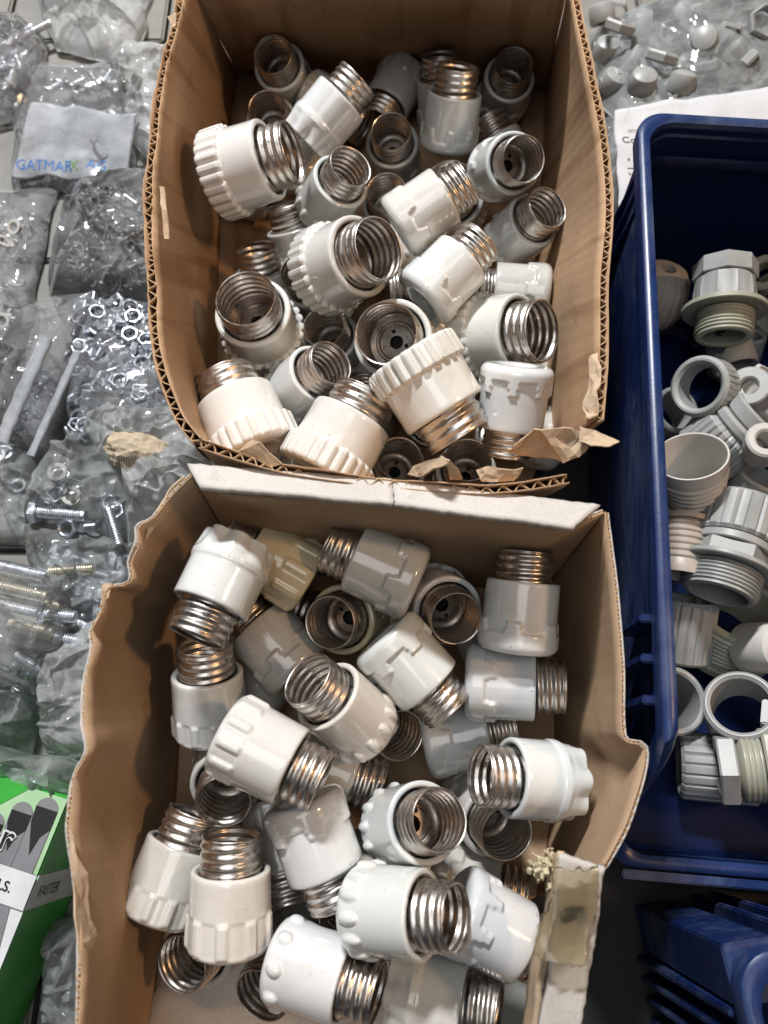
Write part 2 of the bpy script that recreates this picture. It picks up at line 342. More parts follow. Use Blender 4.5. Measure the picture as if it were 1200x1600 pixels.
def slab_sheet(parent, name, quad, th, mat, nu=30, nv=8, wob=.0006, seed=1, edge=.0006):
    V = []; Fc = []; UV = []
    q = [at(*p) for p in quad]
    for j in range(nv + 1):
        for i in range(nu + 1):
            u, v = i / nu, j / nv
            p = q[0].lerp(q[1], u).lerp(q[3].lerp(q[2], u), v)
            p += Vector((noise.noise(p * 60 + Vector((seed, 0, 0))), noise.noise(p * 60 + Vector((0, seed, 0))), noise.noise(p * 60 + Vector((0, 0, seed))))) * wob
            if i in (0, nu) or j in (0, nv): p += Vector((noise.noise(p * 500), noise.noise(p * 500 + Vector((9, 9, 9))), 0)) * edge
            V.append(p); UV.append((u * (q[1] - q[0]).length, v * (q[3] - q[0]).length))
    for j in range(nv):
        for i in range(nu):
            a = j * (nu + 1) + i; Fc.append((a, a + nu + 1, a + nu + 2, a + 1))
    o = obj(name, mesh(name, V, Fc, True, 50, UV), mat, parent); solidify(o, th, 0)
    if parent: keep(o, parent)
    return o
slab_sheet(box2, 'folded_flap', [(293, 727, .136), (612, 752, .137), (616, 790, .1425), (312, 762, .1415)], .0022, M['white_card'], seed=3)
slab_sheet(box2, 'folded_flap', [(612.6, 752, .137), (936, 791, .136), (896, 827, .1415), (616.6, 790, .1425)], .0022, M['white_card'], seed=4)
fp = slab_sheet(box2, 'taped_flap', [(876, 1334, .124), (943, 1352, .121), (884, 1760, .095), (824, 1760, .095)], .0026, M['white_card'], 12, 40, .0012, 8)
fp2 = slab_sheet(box2, 'bent_flap_edge', [(862, 1350, .108), (876, 1332, .124), (826, 1700, .095), (806, 1700, .080)], .0022, M['torn'], 4, 30, .0016, 12)
tp = slab_sheet(None, 'parcel_tape', [(866, 1352, .1272), (947, 1350, .1250), (911, 1508, .1182), (832, 1490, .1190)], .0002, M['tape'], 40, 40, .0034, 5, .0016)
tp.parent = fp
wc = slab_sheet(box2, 'bottom_card', [(318, 1420, .0065), (640, 1440, .0065), (820, 1690, .0065), (160, 1690, .0065)], .0018, M['white_card'], 16, 16, .0004, 9)
scrap(box2, 'torn_edge', [(108, 1300, .121), (118, 1325, .123), (138, 1362, .118), (140, 1440, .112), (150, 1462, .108), (134, 1500, .110), (124, 1560, .114), (121, 1480, .121), (114, 1380, .122)], M['torn'], 23, .0014)
scrap(box2, 'torn_edge', [(238, 805, .118), (262, 768, .12), (290, 742, .121), (292, 752, .118), (262, 790, .115), (225, 850, .117)], M['torn'], 25, .001)
scrap(box2, 'torn_edge', [(160, 915, .118), (174, 912, .12), (172, 935, .12), (160, 945, .117)], M['torn'], 27, .0014)
# crumb of foam beside the taped flap
bm = bmesh.new(); rr = random.Random(4)
for k in range(90):
    s = rr.uniform(.0004, .0013); p = Vector((rr.gauss(0, .0019), rr.gauss(0, .0025), rr.gauss(0, .0018)))
    bmesh.ops.create_cube(bm, size=s * 1.6, matrix=Matrix.Translation(p) @ Matrix.Rotation(rr.uniform(0, 6), 4, 'X') @ Matrix.Rotation(rr.uniform(0, 6), 4, 'Y') @ Matrix.Diagonal((rr.uniform(.5, 1.5), rr.uniform(.5, 1.2), rr.uniform(.4, 1), 1)))
fm = bpy.data.meshes.new('foam_crumb'); bm.to_mesh(fm); bm.free()
tag(obj('foam_crumb', fm, M['foam'], None, at(852, 1356, .112)), 'crumbly pale yellow foam bit stuck beside the taped flap', 'foam crumb')
# ---------------------------------------------------------------- porcelain screw caps
SEG = 144; TAU = 2 * math.pi
def prof(base, Lb, r_top, r_thread, zs, hole=8.0):
    rows = [(hole, 12.0), (hole, 3.0), (hole + .8, 1.2), (hole + 2.0, .5), (base * .72, .15), (base * .86, .0)]
    rows += [(None, z) for z in zs]
    rows += [(r_top - .25, Lb - .5), (r_top - .9, Lb), (r_thread + 1.9, Lb + .05), (r_thread + 1.0, Lb - .5), (r_thread + .9, Lb - 5)]
    return rows
def cap_mesh(t, alt=False):
    Lb = 33.0; big = t == 'A'; rt = 16.3 if big else 13.3
    zs = [.35, .8, 1.4, 2, 2.7, 3.4, 4.1, 4.8, 5.5, 6.2, 6.9, 7.5] + [8 + .4 * k for k in range(24)] + [18, 20, 23, 27, 30, 31.8]
    def rnd(z, r, c):          # rounded lower edge
        return r - c + math.sqrt(max(0, c * c - max(0, c - z) ** 2)) if z < c else r
    def f(r, z, a, i):
        if i < 6 or i >= 6 + len(zs): return r
        if t == 'A':
            w = abs(math.sin(a * 13)); lob = smooth01(w, .12, .62)
            ribs = (1 - smooth01(z, 11.2 + 1.0 * lob, 13.2 + .6 * lob))
            return rnd(z, 20.6 + .5 * (1 - smooth01(z, 12, 30)) + ribs * (.7 + 1.9 * lob), 2.2)
        if t == 'B':
            c = math.cos(a * (8 if alt else 6)); tab = smooth01(c, .25 if alt else .05, .75 if alt else .55)
            h = (7.6 if alt else 9.6) + (7.0 if alt else 5.2) * tab; k = 1 - smooth01(z, h - .9, h + 1.0)
            return rnd(z, 17.2 + .25 * (1 - z / 33) + 1.45 * k, 4.5)
        if t == 'C':
            lob = .5 + .5 * math.cos(a * (7 if alt else 8)); taper = smooth01(13.5 - z, 0, 12)
            d = (1 - lob ** .7) * smooth01(12.5 - z, 0, 4) * (.35 + .65 * smooth01(9 - z, 0, 9)) * 2.9
            ridge = math.exp(-((z - 13.5) / 1.2) ** 2) * .7
            return rnd(z, 17.2 + ridge + .9 * smooth01(13.5 - z, 0, 2) - 1.2 * taper - d, 1.2)
        if t == 'D':
            q = 0
            nk = 13 if alt else 9
            for k in range(nk):
                da = (a - k * TAU / nk + math.pi) % TAU - math.pi
                q = max(q, math.sqrt(max(0, 1 - ((da * 18) / (2.4 if alt else 3.0)) ** 2 - ((z - (7.5 if alt else 6.5)) / (4.8 if alt else 3.4)) ** 2)) * 1.9)
            return rnd(z, 17.1 + .35 * (1 - z / 33) + q, 4.2)
        lob = smooth01(math.cos(a * (9 if alt else 12)), .0 if alt else -.1, .75)
        k = smooth01(z, 1.5, 3.5) * (1 - smooth01(z, 14.8 if alt else 11.8, 17.0 if alt else 14.0))
        return rnd(z, 18.0 - .9 * smooth01(z, 2, 33) + (1.3 * lob - .35) * k, 3.0)
    base = {'A': 22.5, 'B': 17, 'C': 15, 'D': 16.5, 'E': 17.5}[t]
    rows = prof(base * .93, Lb, 20.6 if big else 17.3 if t != 'E' else 17.1, rt, zs, 9.5 if big else 8.0)
    # widest row of the end face stays inside the moulded edge
    rows = [((base * .9 if r is None else r), z) for r, z in rows]
    return lathe('porcelain_body', rows, SEG, f, None)
def thread_mesh(big):
    rt = 16.3 if big else 13.3; pitch = 4.4 if big else 3.9; z0, z1 = 21.0, 33 + (13.5 if big else 14.0); amp = .42
    n = int((z1 - z0) / .34)
    def R(z, a): 
        k = smooth01(z1 - z, .2, 1.6)
        return rt - amp + amp * math.sin(TAU * (z / pitch - a / TAU)) * k - .35 * (1 - k)
    rows = [(1, z0 + (z1 - z0) * i / n) for i in range(n + 1)]
    rows2 = rows + [(2, z1 + .25)] + [(3, z) for _, z in reversed(rows)]
    def f(r, z, a, i):
        zz = min(z, z1)
        if r == 1: return R(zz, a) + (.25 if zz > z1 - .5 else 0)
        if r == 2: return R(z1, a) - .1
        return R(zz, a) - .55
    return lathe('thread_shell', rows2, 64, f, 60)
def disc_mesh(big):
    r = 15.0 if big else 12.2; z = 23.0 if big else 22.0
    return lathe('contact_disc', [(r, z + 1.2), (r - 1.0, z + .2), (r * .74, z), (r * .70, z + .7), (r * .62, z + .7), (r * .58, z), (3.6, z), (3.2, z - .5), (3.2, z - 4)], 40, None, 40)
def pin_mesh(big):
    bm = bmesh.new(); z = (23.0 if big else 22.0) * .001
    bmesh.ops.create_circle(bm, cap_ends=True, segments=20, radius=.0031, matrix=Matrix.Translation((0, 0, z - .0035)))
    for a in (.6, .6 + 2.2):
        bmesh.ops.create_circle(bm, cap_ends=True, segments=12, radius=.0011, matrix=Matrix.Translation((.0058 * math.cos(a), .0058 * math.sin(a), z + .0003)))
    m = bpy.data.meshes.new('contact_holes'); bm.to_mesh(m); bm.free(); return m
def glass_mesh(big):
    r = 9.4 if big else 7.9
    bm = bmesh.new(); bmesh.ops.create_circle(bm, cap_ends=True, segments=24, radius=r * .001, matrix=Matrix.Translation((0, 0, .011))); m = bpy.data.meshes.new('window_disc'); bm.to_mesh(m); bm.free(); return m
BODY = {t: cap_mesh(t) for t in 'ABCDE'}
for t in 'BCDE': BODY[t + '2'] = cap_mesh(t, True)
for t in BODY: BODY[t].materials.append(M['porcelain'])
THREAD = {b: thread_mesh(b) for b in (False, True)}; DISC = {b: disc_mesh(b) for b in (False, True)}; PIN = {b: pin_mesh(b) for b in (False, True)}; GLASS = {b: glass_mesh(b) for b in (False, True)}
M['window'] = plastic('sight_glass', (.05, .055, .05), (.03, .03, .03), .2)
for b in (False, True):
    THREAD[b].materials.append(M['nickel']); DISC[b].materials.append(M['contact']); PIN[b].materials.append(M['hole']); GLASS[b].materials.append(M['window'])
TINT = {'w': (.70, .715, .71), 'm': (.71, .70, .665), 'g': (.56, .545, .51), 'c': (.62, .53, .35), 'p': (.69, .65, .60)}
CAPS = [
 ('B', 'w', (-62.7, 447.4, 28.0), (-0.141, -0.379, 0.915), 'shaded fuse cap standing mouth up in the far corner of the corrugated box'),
 ('B', 'g', (-71.6, 418.0, 11.2), (-0.04, -0.337, 0.941), 'dark fuse cap whose thread mouth peeks out under the one in the far corner'),
 ('C', 'w', (-45.0, 348.8, 79.4), (0.688, 0.56, 0.462), 'white fuse cap with dimpled facets leaning over, glossy thread pointing to the far wall'),
 ('A', 'm', (-91.6, 314.4, 89.5), (0.942, 0.036, 0.334), 'large ribbed fuse cap lying against the torn side wall of the corrugated box'),
 ('D', 'w', (-38.0, 323.4, 52.3), (0.446, -0.092, 0.89), 'knobbed fuse cap with bright open thread beside the dimpled faceted cap'),
 ('B', 'g', (6.9, 388.2, 19.3), (-0.059, -0.283, 0.957), 'grey fuse cap standing mouth up between faceted cap and toothed upright cap'),
 ('B', 'w', (39.0, 372.0, 52.5), (0.085, 0.458, 0.885), 'toothed white fuse cap upright with its steel thread on top, near far wall'),
 ('B', 'g', (40.4, 424.1, 19.2), (-0.101, 0.396, 0.913), 'shaded fuse cap behind the toothed upright one at the far wall'),
 ('B', 'g', (80.0, 444.6, 20.0), (0.039, -0.34, 0.94), 'shaded fuse cap with gaping thread mouth in the other far corner of the corrugated box'),
 ('B', 'w', (64.6, 342.7, 63.7), (0.222, -0.566, 0.794), 'chipped fuse cap turned mouth up against the sunlit tan side wall'),
 ('B', 'm', (6.2, 282.4, 85.3), (0.84, 0.431, 0.329), 'slotted white fuse cap lying aslant on top of an upturned large cap'),
 ('A', 'g', (44.0, 355.9, 16.0), (-0.102, -0.419, 0.902), 'large upturned fuse cap almost hidden beneath the slotted aslant cap'),
 ('D', 'w', (73.5, 310.7, 37.9), (0.381, -0.158, 0.911), 'knobbed fuse cap with wide thread mouth leaning on the tan side wall'),
 ('B', 'g', (5.2, 351.8, 7.5), (-0.084, -0.257, 0.963), 'fuse cap showing only a dark mouth behind the large ribbed cap in the middle'),
 ('A', 'm', (-33.7, 262.6, 75.2), (0.671, -0.224, 0.706), 'large ribbed fuse cap mid corrugated box, dark thread mouth gaping upward'),
 ('B', 'w', (19.0, 238.8, 82.8), (0.703, 0.668, 0.243), 'toothed fuse cap on its side between two large caps, thread toward the side wall'),
 ('A', 'm', (-66.4, 241.6, 41.7), (-0.101, -0.09, 0.991), 'large ribbed fuse cap with brassy bright thread and its contact hole in view'),
 ('B', 'g', (-69.7, 275.9, 12.1), (-0.116, 0.52, 0.846), 'half buried fuse cap with dull brown thread behind the brassy large cap'),
 ('B', 'g', (-32.5, 280.5, 17.3), (-0.349, -0.069, 0.935), 'fuse cap of which only the thread coil shows beside the central large cap'),
 ('B', 'g', (-25.4, 248.7, 10.8), (-0.181, -0.131, 0.975), 'fuse cap with shallow shiny thread buried between three large caps'),
 ('D', 'w', (-53.5, 203.9, 43.4), (0.597, 0.019, 0.802), 'smaller knobbed fuse cap with open thread above the fallen ribbed cap'),
 ('A', 'm', (-62.5, 159.2, 67.4), (-0.432, 0.896, 0.103), 'large ribbed fuse cap showing its end hole at the corrugated box front edge'),
 ('A', 'm', (-31.2, 146.6, 71.0), (0.48, 0.859, 0.177), 'large ribbed fuse cap on the corrugated front edge, thread pointing into the box'),
 ('A', 'm', (12.1, 229.3, 51.4), (-0.241, -0.351, 0.905), 'large fuse cap facing straight up, its flat contact plate with central hole in full view'),
 ('A', 'm', (47.1, 234.6, 54.9), (0.723, -0.302, 0.621), 'large ribbed fuse cap with gleaming thread mouth turned to the tan side wall'),
 ('A', 'm', (11.9, 195.5, 102.4), (0.527, -0.787, -0.321), 'large ribbed fuse cap thread down, gear-like rim uppermost, beside small round-topped cap'),
 ('B', 'w', (65.0, 194.4, 95.0), (-0.086, -0.794, -0.602), 'round-topped fuse cap upside down beside the torn corner of the corrugated box'),
 ('B', 'g', (3.8, 168.9, 4.7), (0.098, -0.085, 0.992), 'dark fuse cap with contact plate at the front edge, nearly covered by a ribbed cap'),
 ('B', 'g', (44.8, 161.3, 11.3), (-0.029, -0.002, 1.0), 'brownish thread mouth of a fuse cap looking up beside the torn cardboard strip'),
 ('B', 'g', (94.0, 266.0, 49.6), (-0.99, 0.134, -0.035), 'grey fuse cap body wedged under the toothed cap by the side wall'),
 ('B', 'g', (87.4, 377.6, 17.9), (-0.469, 0.749, 0.468), 'dim fuse cap body low behind the chipped upturned cap'),
 ('B', 'g', (-49.0, 306.3, 13.5), (-0.238, 0.602, 0.762), 'dull fuse cap buried under the knobbed cap and the large ribbed one'),
 ('B', 'g', (-12.7, 202.2, 4.2), (0.062, 0.048, 0.997), 'fuse cap with only its white rim showing behind the ribbed cap on the front edge'),
 ('C', 'w', (-61.2, 100.8, 106.8), (-0.344, -0.938, 0.047), 'white fuse cap with dimpled end, thread down, half in shade near the torn side wall'),
 ('E', 'c', (-34.7, 92.6, 70.0), (-0.853, 0.455, 0.255), 'cream yellow fuse cap with finger ridges in the shaded corner of the white-lined box'),
 ('B', 'g', (15.3, 86.8, 85.5), (-0.913, 0.4, 0.076), 'greyish fuse cap lying in shade next to the cream yellow one'),
 ('B', 'c', (-9.7, 84.1, 39.0), (-0.328, -0.288, 0.9), 'upturned fuse cap with stained brownish rim and three contact holes'),
 ('B', 'w', (23.5, 93.2, 42.7), (0.197, -0.461, 0.865), 'upturned fuse cap with clean double rim and round contact holes below the white flap'),
 ('B', 'w', (58.9, 58.6, 78.3), (0.103, 0.945, 0.309), 'greyish white fuse cap upright with toothed base in the shaded far corner'),
 ('B', 'w', (-0.8, 66.3, 78.2), (0.67, -0.712, -0.209), 'bright white fuse cap with stepped tooth pattern, thread wedged toward the box middle'),
 ('B', 'w', (37.7, 48.0, 60.4), (0.986, -0.074, 0.148), 'bright white toothed fuse cap lying flat with thread touching the side wall'),
 ('B', 'g', (-39.2, 52.2, 53.6), (-0.681, 0.728, 0.085), 'plain grey fuse cap body squeezed under the dimpled cap'),
 ('B', 'g', (-75.8, 31.7, 17.3), (0.509, 0.835, 0.21), 'fuse cap with dull grey thread low beneath the knobbed tilted cap'),
 ('E', 'w', (-80.2, 25.5, 48.1), (-0.018, 0.825, 0.565), 'fuse cap standing thread up directly under the dimpled cap thread'),
 ('D', 'p', (-6.3, 25.2, 65.5), (-0.571, 0.421, 0.705), 'pinkish white knobbed fuse cap tilted on top of the heap with open thread'),
 ('E', 'm', (-65.0, 22.9, 94.6), (0.899, -0.437, -0.0), 'off-white fuse cap with raised finger ridges lying across the heap'),
 ('E', 'g', (-74.5, 18.9, 26.8), (0.113, -0.521, 0.846), 'fuse cap with thread mouth up beneath the off-white ridged cap'),
 ('E', 'g', (-98.4, -50.7, 51.2), (0.335, 0.939, 0.076), 'plain flared fuse cap leaning in the shade of the torn side wall'),
 ('E', 'p', (-63.1, -60.1, 64.8), (0.001, 0.972, 0.234), 'flared fuse cap with low ridges standing upright, shiny thread on top'),
 ('B', 'w', (-35.3, -2.5, 73.3), (0.362, -0.912, -0.194), 'glossy white toothed fuse cap upside down with thread pressed into the heap'),
 ('B', 'g', (-43.7, 17.1, 47.9), (0.935, -0.34, -0.104), 'fuse cap low in the heap with dark thread beside the upturned knobbed cap'),
 ('B', 'g', (-14.1, -31.1, 9.8), (-0.041, -0.467, 0.883), 'fuse cap mouth in the dark under the glossy upside down cap'),
 ('D', 'w', (-44.4, -63.4, 63.9), (0.942, -0.245, 0.227), 'glossy knobbed fuse cap lying on the white card with thread sideways'),
 ('E', 'g', (-70.2, -56.3, 9.1), (-0.344, -0.279, 0.896), 'fuse cap with lit coil mouth resting on the white card by the side wall'),
 ('E', 'g', (-36.1, -59.2, 11.4), (-0.346, -0.479, 0.807), 'fuse cap with dark coil mouth resting on the white card'),
 ('D', 'w', (-11.4, -43.6, 77.7), (0.856, -0.01, 0.517), 'knobbed fuse cap with tiny hole in a knob and open thread'),
 ('D', 'w', (3.7, -14.8, 56.2), (0.405, 0.099, 0.909), 'knobbed fuse cap upturned, wide rim and contact holes showing, beside faceted cap'),
 ('B', 'g', (42.5, -2.6, 15.8), (0.251, -0.328, 0.911), 'fuse cap with black thread mouth under the faceted cap thread'),
 ('C', 'w', (81.7, 3.9, 69.2), (-0.942, 0.056, 0.331), 'fuse cap with scalloped end lying against the side wall, coil thread inward'),
 ('B', 'w', (20.1, 22.5, 31.3), (0.975, 0.144, 0.171), 'white toothed fuse cap partly covered by the faceted cap'),
 ('B', 'g', (-11.8, 39.2, 11.8), (0.434, -0.331, 0.838), 'upturned fuse cap with deep contact mouth behind the pinkish knobbed cap'),
 ('C', 'm', (3.3, -75.9, 52.4), (0.948, -0.168, 0.27), 'warm white fuse cap with oval dimples lying beside the taped flap'),
 ('B', 'w', (27.8, -43.5, 72.2), (0.865, -0.454, -0.213), 'white fuse cap with thick round rim pressed against the taped flap'),
 ('B', 'g', (22.1, -35.3, 22.0), (0.962, -0.247, 0.117), 'grey fuse cap buried below the toothed rim cap and the upturned ones'),
 ('E', 'g', (-53.4, -4.6, 32.9), (0.24, -0.967, 0.084), 'dim fuse cap stuck between the upright flared cap and the upside down one'),
 ('E', 'g', (-51.0, 433.8, 36.6), (0.857, -0.499, -0.128), 'buried fuse cap at the bottom of the heap in the corrugated box'),
 ('D', 'g', (48.9, 279.5, 41.8), (-0.994, -0.018, -0.109), 'buried fuse cap at the bottom of the heap in the corrugated box'),
 ('B', 'g', (96.1, 181.3, 35.4), (-0.946, 0.136, 0.295), 'buried fuse cap at the bottom of the heap in the corrugated box'),
 ('B', 'g', (-1.4, 221.2, 24.6), (0.397, 0.854, 0.337), 'buried fuse cap at the bottom of the heap in the corrugated box'),
 ('E', 'g', (-52.9, 354.8, 26.7), (0.083, 0.921, 0.381), 'buried fuse cap at the bottom of the heap in the corrugated box'),
 ('D', 'g', (87.9, 210.4, 26.0), (-0.159, 0.973, 0.169), 'buried fuse cap at the bottom of the heap in the corrugated box'),
 ('D', 'g', (16.7, 314.6, 30.8), (-0.915, -0.402, -0.015), 'buried fuse cap at the bottom of the heap in the corrugated box'),
 ('B', 'g', (-53.6, 158.7, 23.1), (-0.074, 0.995, 0.073), 'buried fuse cap at the bottom of the heap in the corrugated box'),
 ('B', 'g', (-63.3, 260.3, 26.3), (0.069, -0.998, -0.013), 'buried fuse cap at the bottom of the heap in the corrugated box'),
 ('E', 'g', (39.9, 229.2, 21.9), (-0.358, -0.923, 0.14), 'buried fuse cap at the bottom of the heap in the corrugated box'),
 ('E', 'g', (15.5, 460.5, 32.0), (-0.46, -0.877, -0.138), 'buried fuse cap at the bottom of the heap in the corrugated box'),
 ('D', 'g', (-94.2, 352.7, 23.1), (0.397, 0.899, 0.187), 'buried fuse cap at the bottom of the heap in the corrugated box'),
 ('D', 'g', (47.0, 88.0, 28.5), (0.383, -0.923, -0.021), 'buried fuse cap at the bottom of the heap in the white-lined box'),
 ('B', 'g', (-71.7, 101.6, 23.7), (0.877, -0.41, 0.251), 'buried fuse cap at the bottom of the heap in the white-lined box'),
]
for i, (t, tint, base, ax, label) in enumerate(CAPS):
    r = random.Random(i * 7 + 3); big = t == 'A'
    c = thing('fuse_cap', label, 'fuse cap', group='fuse caps heaped in the corrugated box' if base[1] > 117 else 'fuse caps heaped in the white-lined box', mat=frame(ax, Vector(base) * .001, r.uniform(0, 6.28)) @ Matrix.Scale(1.0 if big else .95, 4))
    k = r.uniform(.94, 1.03); tc = TINT[tint]
    bo = obj('porcelain_body', BODY[t + '2' if t + '2' in BODY and (tint in 'cp' or r.random() < .4) else t], None, c); bo.color = (tc[0] * k, tc[1] * k * r.uniform(.985, 1.005), tc[2] * k * r.uniform(.96, 1.0), 1)
    obj('thread_shell', THREAD[big], None, c)
    d = obj('contact_disc', DISC[big], None, c); obj('contact_holes', PIN[big], None, d)
    obj('window_disc', GLASS[big], None, c)
# ---------------------------------------------------------------- blue bins
def rrect(hx, hy, r, n=8):
    P = []
    for cx, cy, a0 in ((hx - r, hy - r, 0), (-hx + r, hy - r, 90), (-hx + r, -hy + r, 180), (hx - r, -hy + r, 270)):
        for k in range(n + 1):
            a = math.radians(a0 + 90 * k / n); P.append((cx + r * math.cos(a), cy + r * math.sin(a)))
    # subdivide the long straight runs
    Q = []
    for i, p in enumerate(P):
        q = P[(i + 1) % len(P)]; Q.append(p); L = math.hypot(q[0] - p[0], q[1] - p[1]); m = int(L / .006)
        for k in range(1, m): Q.append((p[0] + (q[0] - p[0]) * k / m, p[1] + (q[1] - p[1]) * k / m))
    return Q
def make_bin(label, corner, u, v, Wd, Ln, Ht, front_h, y_cut):
    """open-fronted stacking bin; corner = far near-side top corner, u = along its back, v = from back to front"""
    c = corner + u * (Wd / 2) + v * (Ln / 2); c.z = 0
    Mw = Matrix((u, -v, Vector((0, 0, 1)))).transposed().to_4x4(); Mw.translation = c
    root = thing('storage_bin', label, 'bin', group='blue storage bins', mat=Mw)
    hx, hy = Wd / 2, Ln / 2
    top = rrect(hx, hy, .014); n = len(top)
    def hgt(y):
        if y > -hy + y_cut: return Ht
        t = (y + hy) / y_cut; return front_h + (Ht - front_h) * smooth01(t, .02, .98)
    def xy(p, z, off):
        k = 1 - .03 * (1 - z / Ht); ox = (abs(p[0]) + off) / max(1e-6, abs(p[0])) if abs(p[0]) > hx * .5 else 1; oy = (abs(p[1]) + off) / max(1e-6, abs(p[1])) if abs(p[1]) > hy * .5 else 1
        return (p[0] * k * ox, p[1] * (1 - .03 * (1 - z / Ht)) * oy)
    def shell(name, rows, mat, parent, cap=None):
        V = []; Fc = []
        for off, zf in rows:
            for p in top:
                h = hgt(p[1]); z = zf(h); x, y = xy(p, z, off); V.append((x, y, z))
        for i in range(len(rows) - 1):
            for k in range(n):
                k2 = (k + 1) % n; Fc.append((i * n + k, i * n + k2, (i + 1) * n + k2, (i + 1) * n + k))
        if cap is not None: Fc.append(tuple(range(cap * n, cap * n + n)))
        return obj(name, mesh(name, V, Fc, True, 40), mat, parent)
    t = .0025; Fr = [0, .25, .5, .75, 1]
    shell('shell', [(0, lambda h, f=f: .004 + (h - .008) * f) for f in Fr], M['blue'], root, 0)
    shell('inner_shell', [(-t, lambda h, f=f: .0065 + (h - .010) * f) for f in reversed(Fr)], M['blue_inner_shade'], root, 4)
    shell('rim', [(-t - .0002, lambda h: h - .0085), (-t + .0004, lambda h: h - .003), (-t + .0006, lambda h: h - .0006), (.0002, lambda h: h + .0006), (.0022, lambda h: h + .0004), (.0036, lambda h: h - .0006), (.0040, lambda h: h - .0025), (.0038, lambda h: h - .0095), (.0004, lambda h: h - .0098)], M['blue_rim'], root)
    shell('ledge', [(-t - .0001, lambda h: max(h - .020, .012)), (-t - .0024, lambda h: max(h - .0185, .0135)), (-t - .0024, lambda h: max(h - .024, .009)), (-t - .0001, lambda h: max(h - .028, .008))], M['blue'], root)
    return root, hx, hy, Mw
def rib(root, name, size, loc, rot=(0, 0, 0), mat=None):
    return obj(name, box_mesh(name, *size, .0007), mat or M['blue'], root, loc, rot)
ZB = .13
cA = at(1008, 182, ZB); cB = at(1054, 1150, ZB)
v = (cB - cA); Lfull = v.length; v = v.normalized(); u = Vector((-v.y, v.x, 0)); u = u if u.x > 0 else -u
front = at(960, 1352, .04); Ln = (front - cA).dot(v) 
binA, hx, hy, MA = make_bin('large blue plastic storage bin full of grey pipe fittings beside the cardboard boxes', cA, u, v, .150, Ln, ZB, .042, Ln - Lfull + .004)
for y in (-hy + .064, -hy + .080, -hy + .096):
    rib(binA, 'rib', (.009, .0036, .030), (-hx - .0028, y, ZB - .027))
for y in (hy - .020, hy - .030, hy - .040):
    rib(binA, 'rib', (.007, .0022, .085), (-hx + .0005, y, ZB - .056), (0, .075, 0))
rib(binA, 'front_lip', (.140, .004, .006), (0, -hy - .003, .040), mat=M['blue_rim'])
c2 = at(1164, 1512, .115); u2 = (at(1300, 1490, .115) - c2); u2.z = 0; u2.normalize(); v2 = Vector((u2.y, -u2.x, 0))
binB, hx2, hy2, MB = make_bin('smaller blue plastic storage bin with stepped upright ribs around its corner, empty and dark inside', c2, u2, v2, .10, .16, .115, .115, .001)
rib(binB, 'corner_block', (.020, .020, .104), (-hx2 + .007, hy2 - .004, .0535))
for k in range(5):
    rib(binB, 'rib', (.0075, .0030, .098 - .003 * k), (-hx2 - .0022, hy2 - .0165 - .0085 * k, (.098 - .003 * k) / 2 + .003), (0, .03, 0))
for k in range(2):
    rib(binB, 'rib', (.0030, .0075, .098), (-hx2 + .027 + .010 * k, hy2 + .0030, .052))
rib(binB, 'label_holder', (.064, .013, .026), (.050, hy2 + .0110, .097), mat=M['blue_rim'])
# ---------------------------------------------------------------- pipe fittings in the bin
def hexr(n, rr):
    def f(r, z, a, i):
        if r < rr: return r
        s = TAU / n; q = (a % s) - s / 2; return r * math.cos(s / 2) / math.cos(q)
    return f
def flut(n, d, lo, hi, rmin):
    def f(r, z, a, i):
        if r < rmin or not (lo <= z <= hi): return r
        return r - d * (1 - smooth01(abs(math.sin(a * n / 2)), .1, .5))
    return f
def threads(r0, r1, z0, z1, pitch, wall=2.2):
    n = int((z1 - z0) / pitch); rows = []
    for k in range(n):
        z = z0 + k * pitch; rows += [(r0, z), (r1, z + pitch * .3), (r1, z + pitch * .55), (r0, z + pitch * .9)]
    return rows
def tube(ro, ri, z0, z1, c=.5):
    return [(ri, z0 + c), (ri + c, z0), (ro - c, z0), (ro, z0 + c), (ro, (z0 + z1) / 2), (ro, z1 - c), (ro - c, z1), (ri + c, z1), (ri, z1 - c), (ri, z0 + c)]
def fitting(name, label, cat, px, py, z, az, el, parts, spin=0.3, Lmouth=0):
    w = view_axis(px, py, az, el); T = at(px, py, z)
    c = thing(name, label, cat, group='grey pipe fittings in the blue bin', mat=frame(w, T - w * Lmouth * .001 * 1.07, spin) @ Matrix.Scale(1.07, 4))
    for nm, rows, rf, mt, seg in parts: obj(nm, lathe(nm, rows, seg, rf, 30), M[mt], c)
    return c
def p_gland(L, r, mt, mt2):   # hex head, ribbed body, flange and threaded spigot (mouth at z = L)
    return [('hex_head', tube(r * 1.08, r * .6, 0, 9), hexr(8, r), mt, 48), ('barrel', tube(r * .98, r * .7, 9.2, 24), flut(10, -.9, 15, 24, r * .9), mt, 80),
            ('flange', tube(r * 1.42, r * .7, 24.2, 27), None, mt2, 48), ('threaded_spigot', [(r * .70, 26)] + threads(r * .93, r * .98, 27.2, L - 1, 1.9) + [(r * .93, L - .5), (r * .88, L), (r * .74, L), (r * .70, L - .6), (r * .70, 26)], None, mt2, 48)]
def p_nut(L, r, mt, ri=None):
    ri = ri or r * .68
    return [('fluted_nut', tube(r, ri, 0, L, 1.6), flut(30, .9, 1.7, L - 1.7, r * .9), mt, 120)]
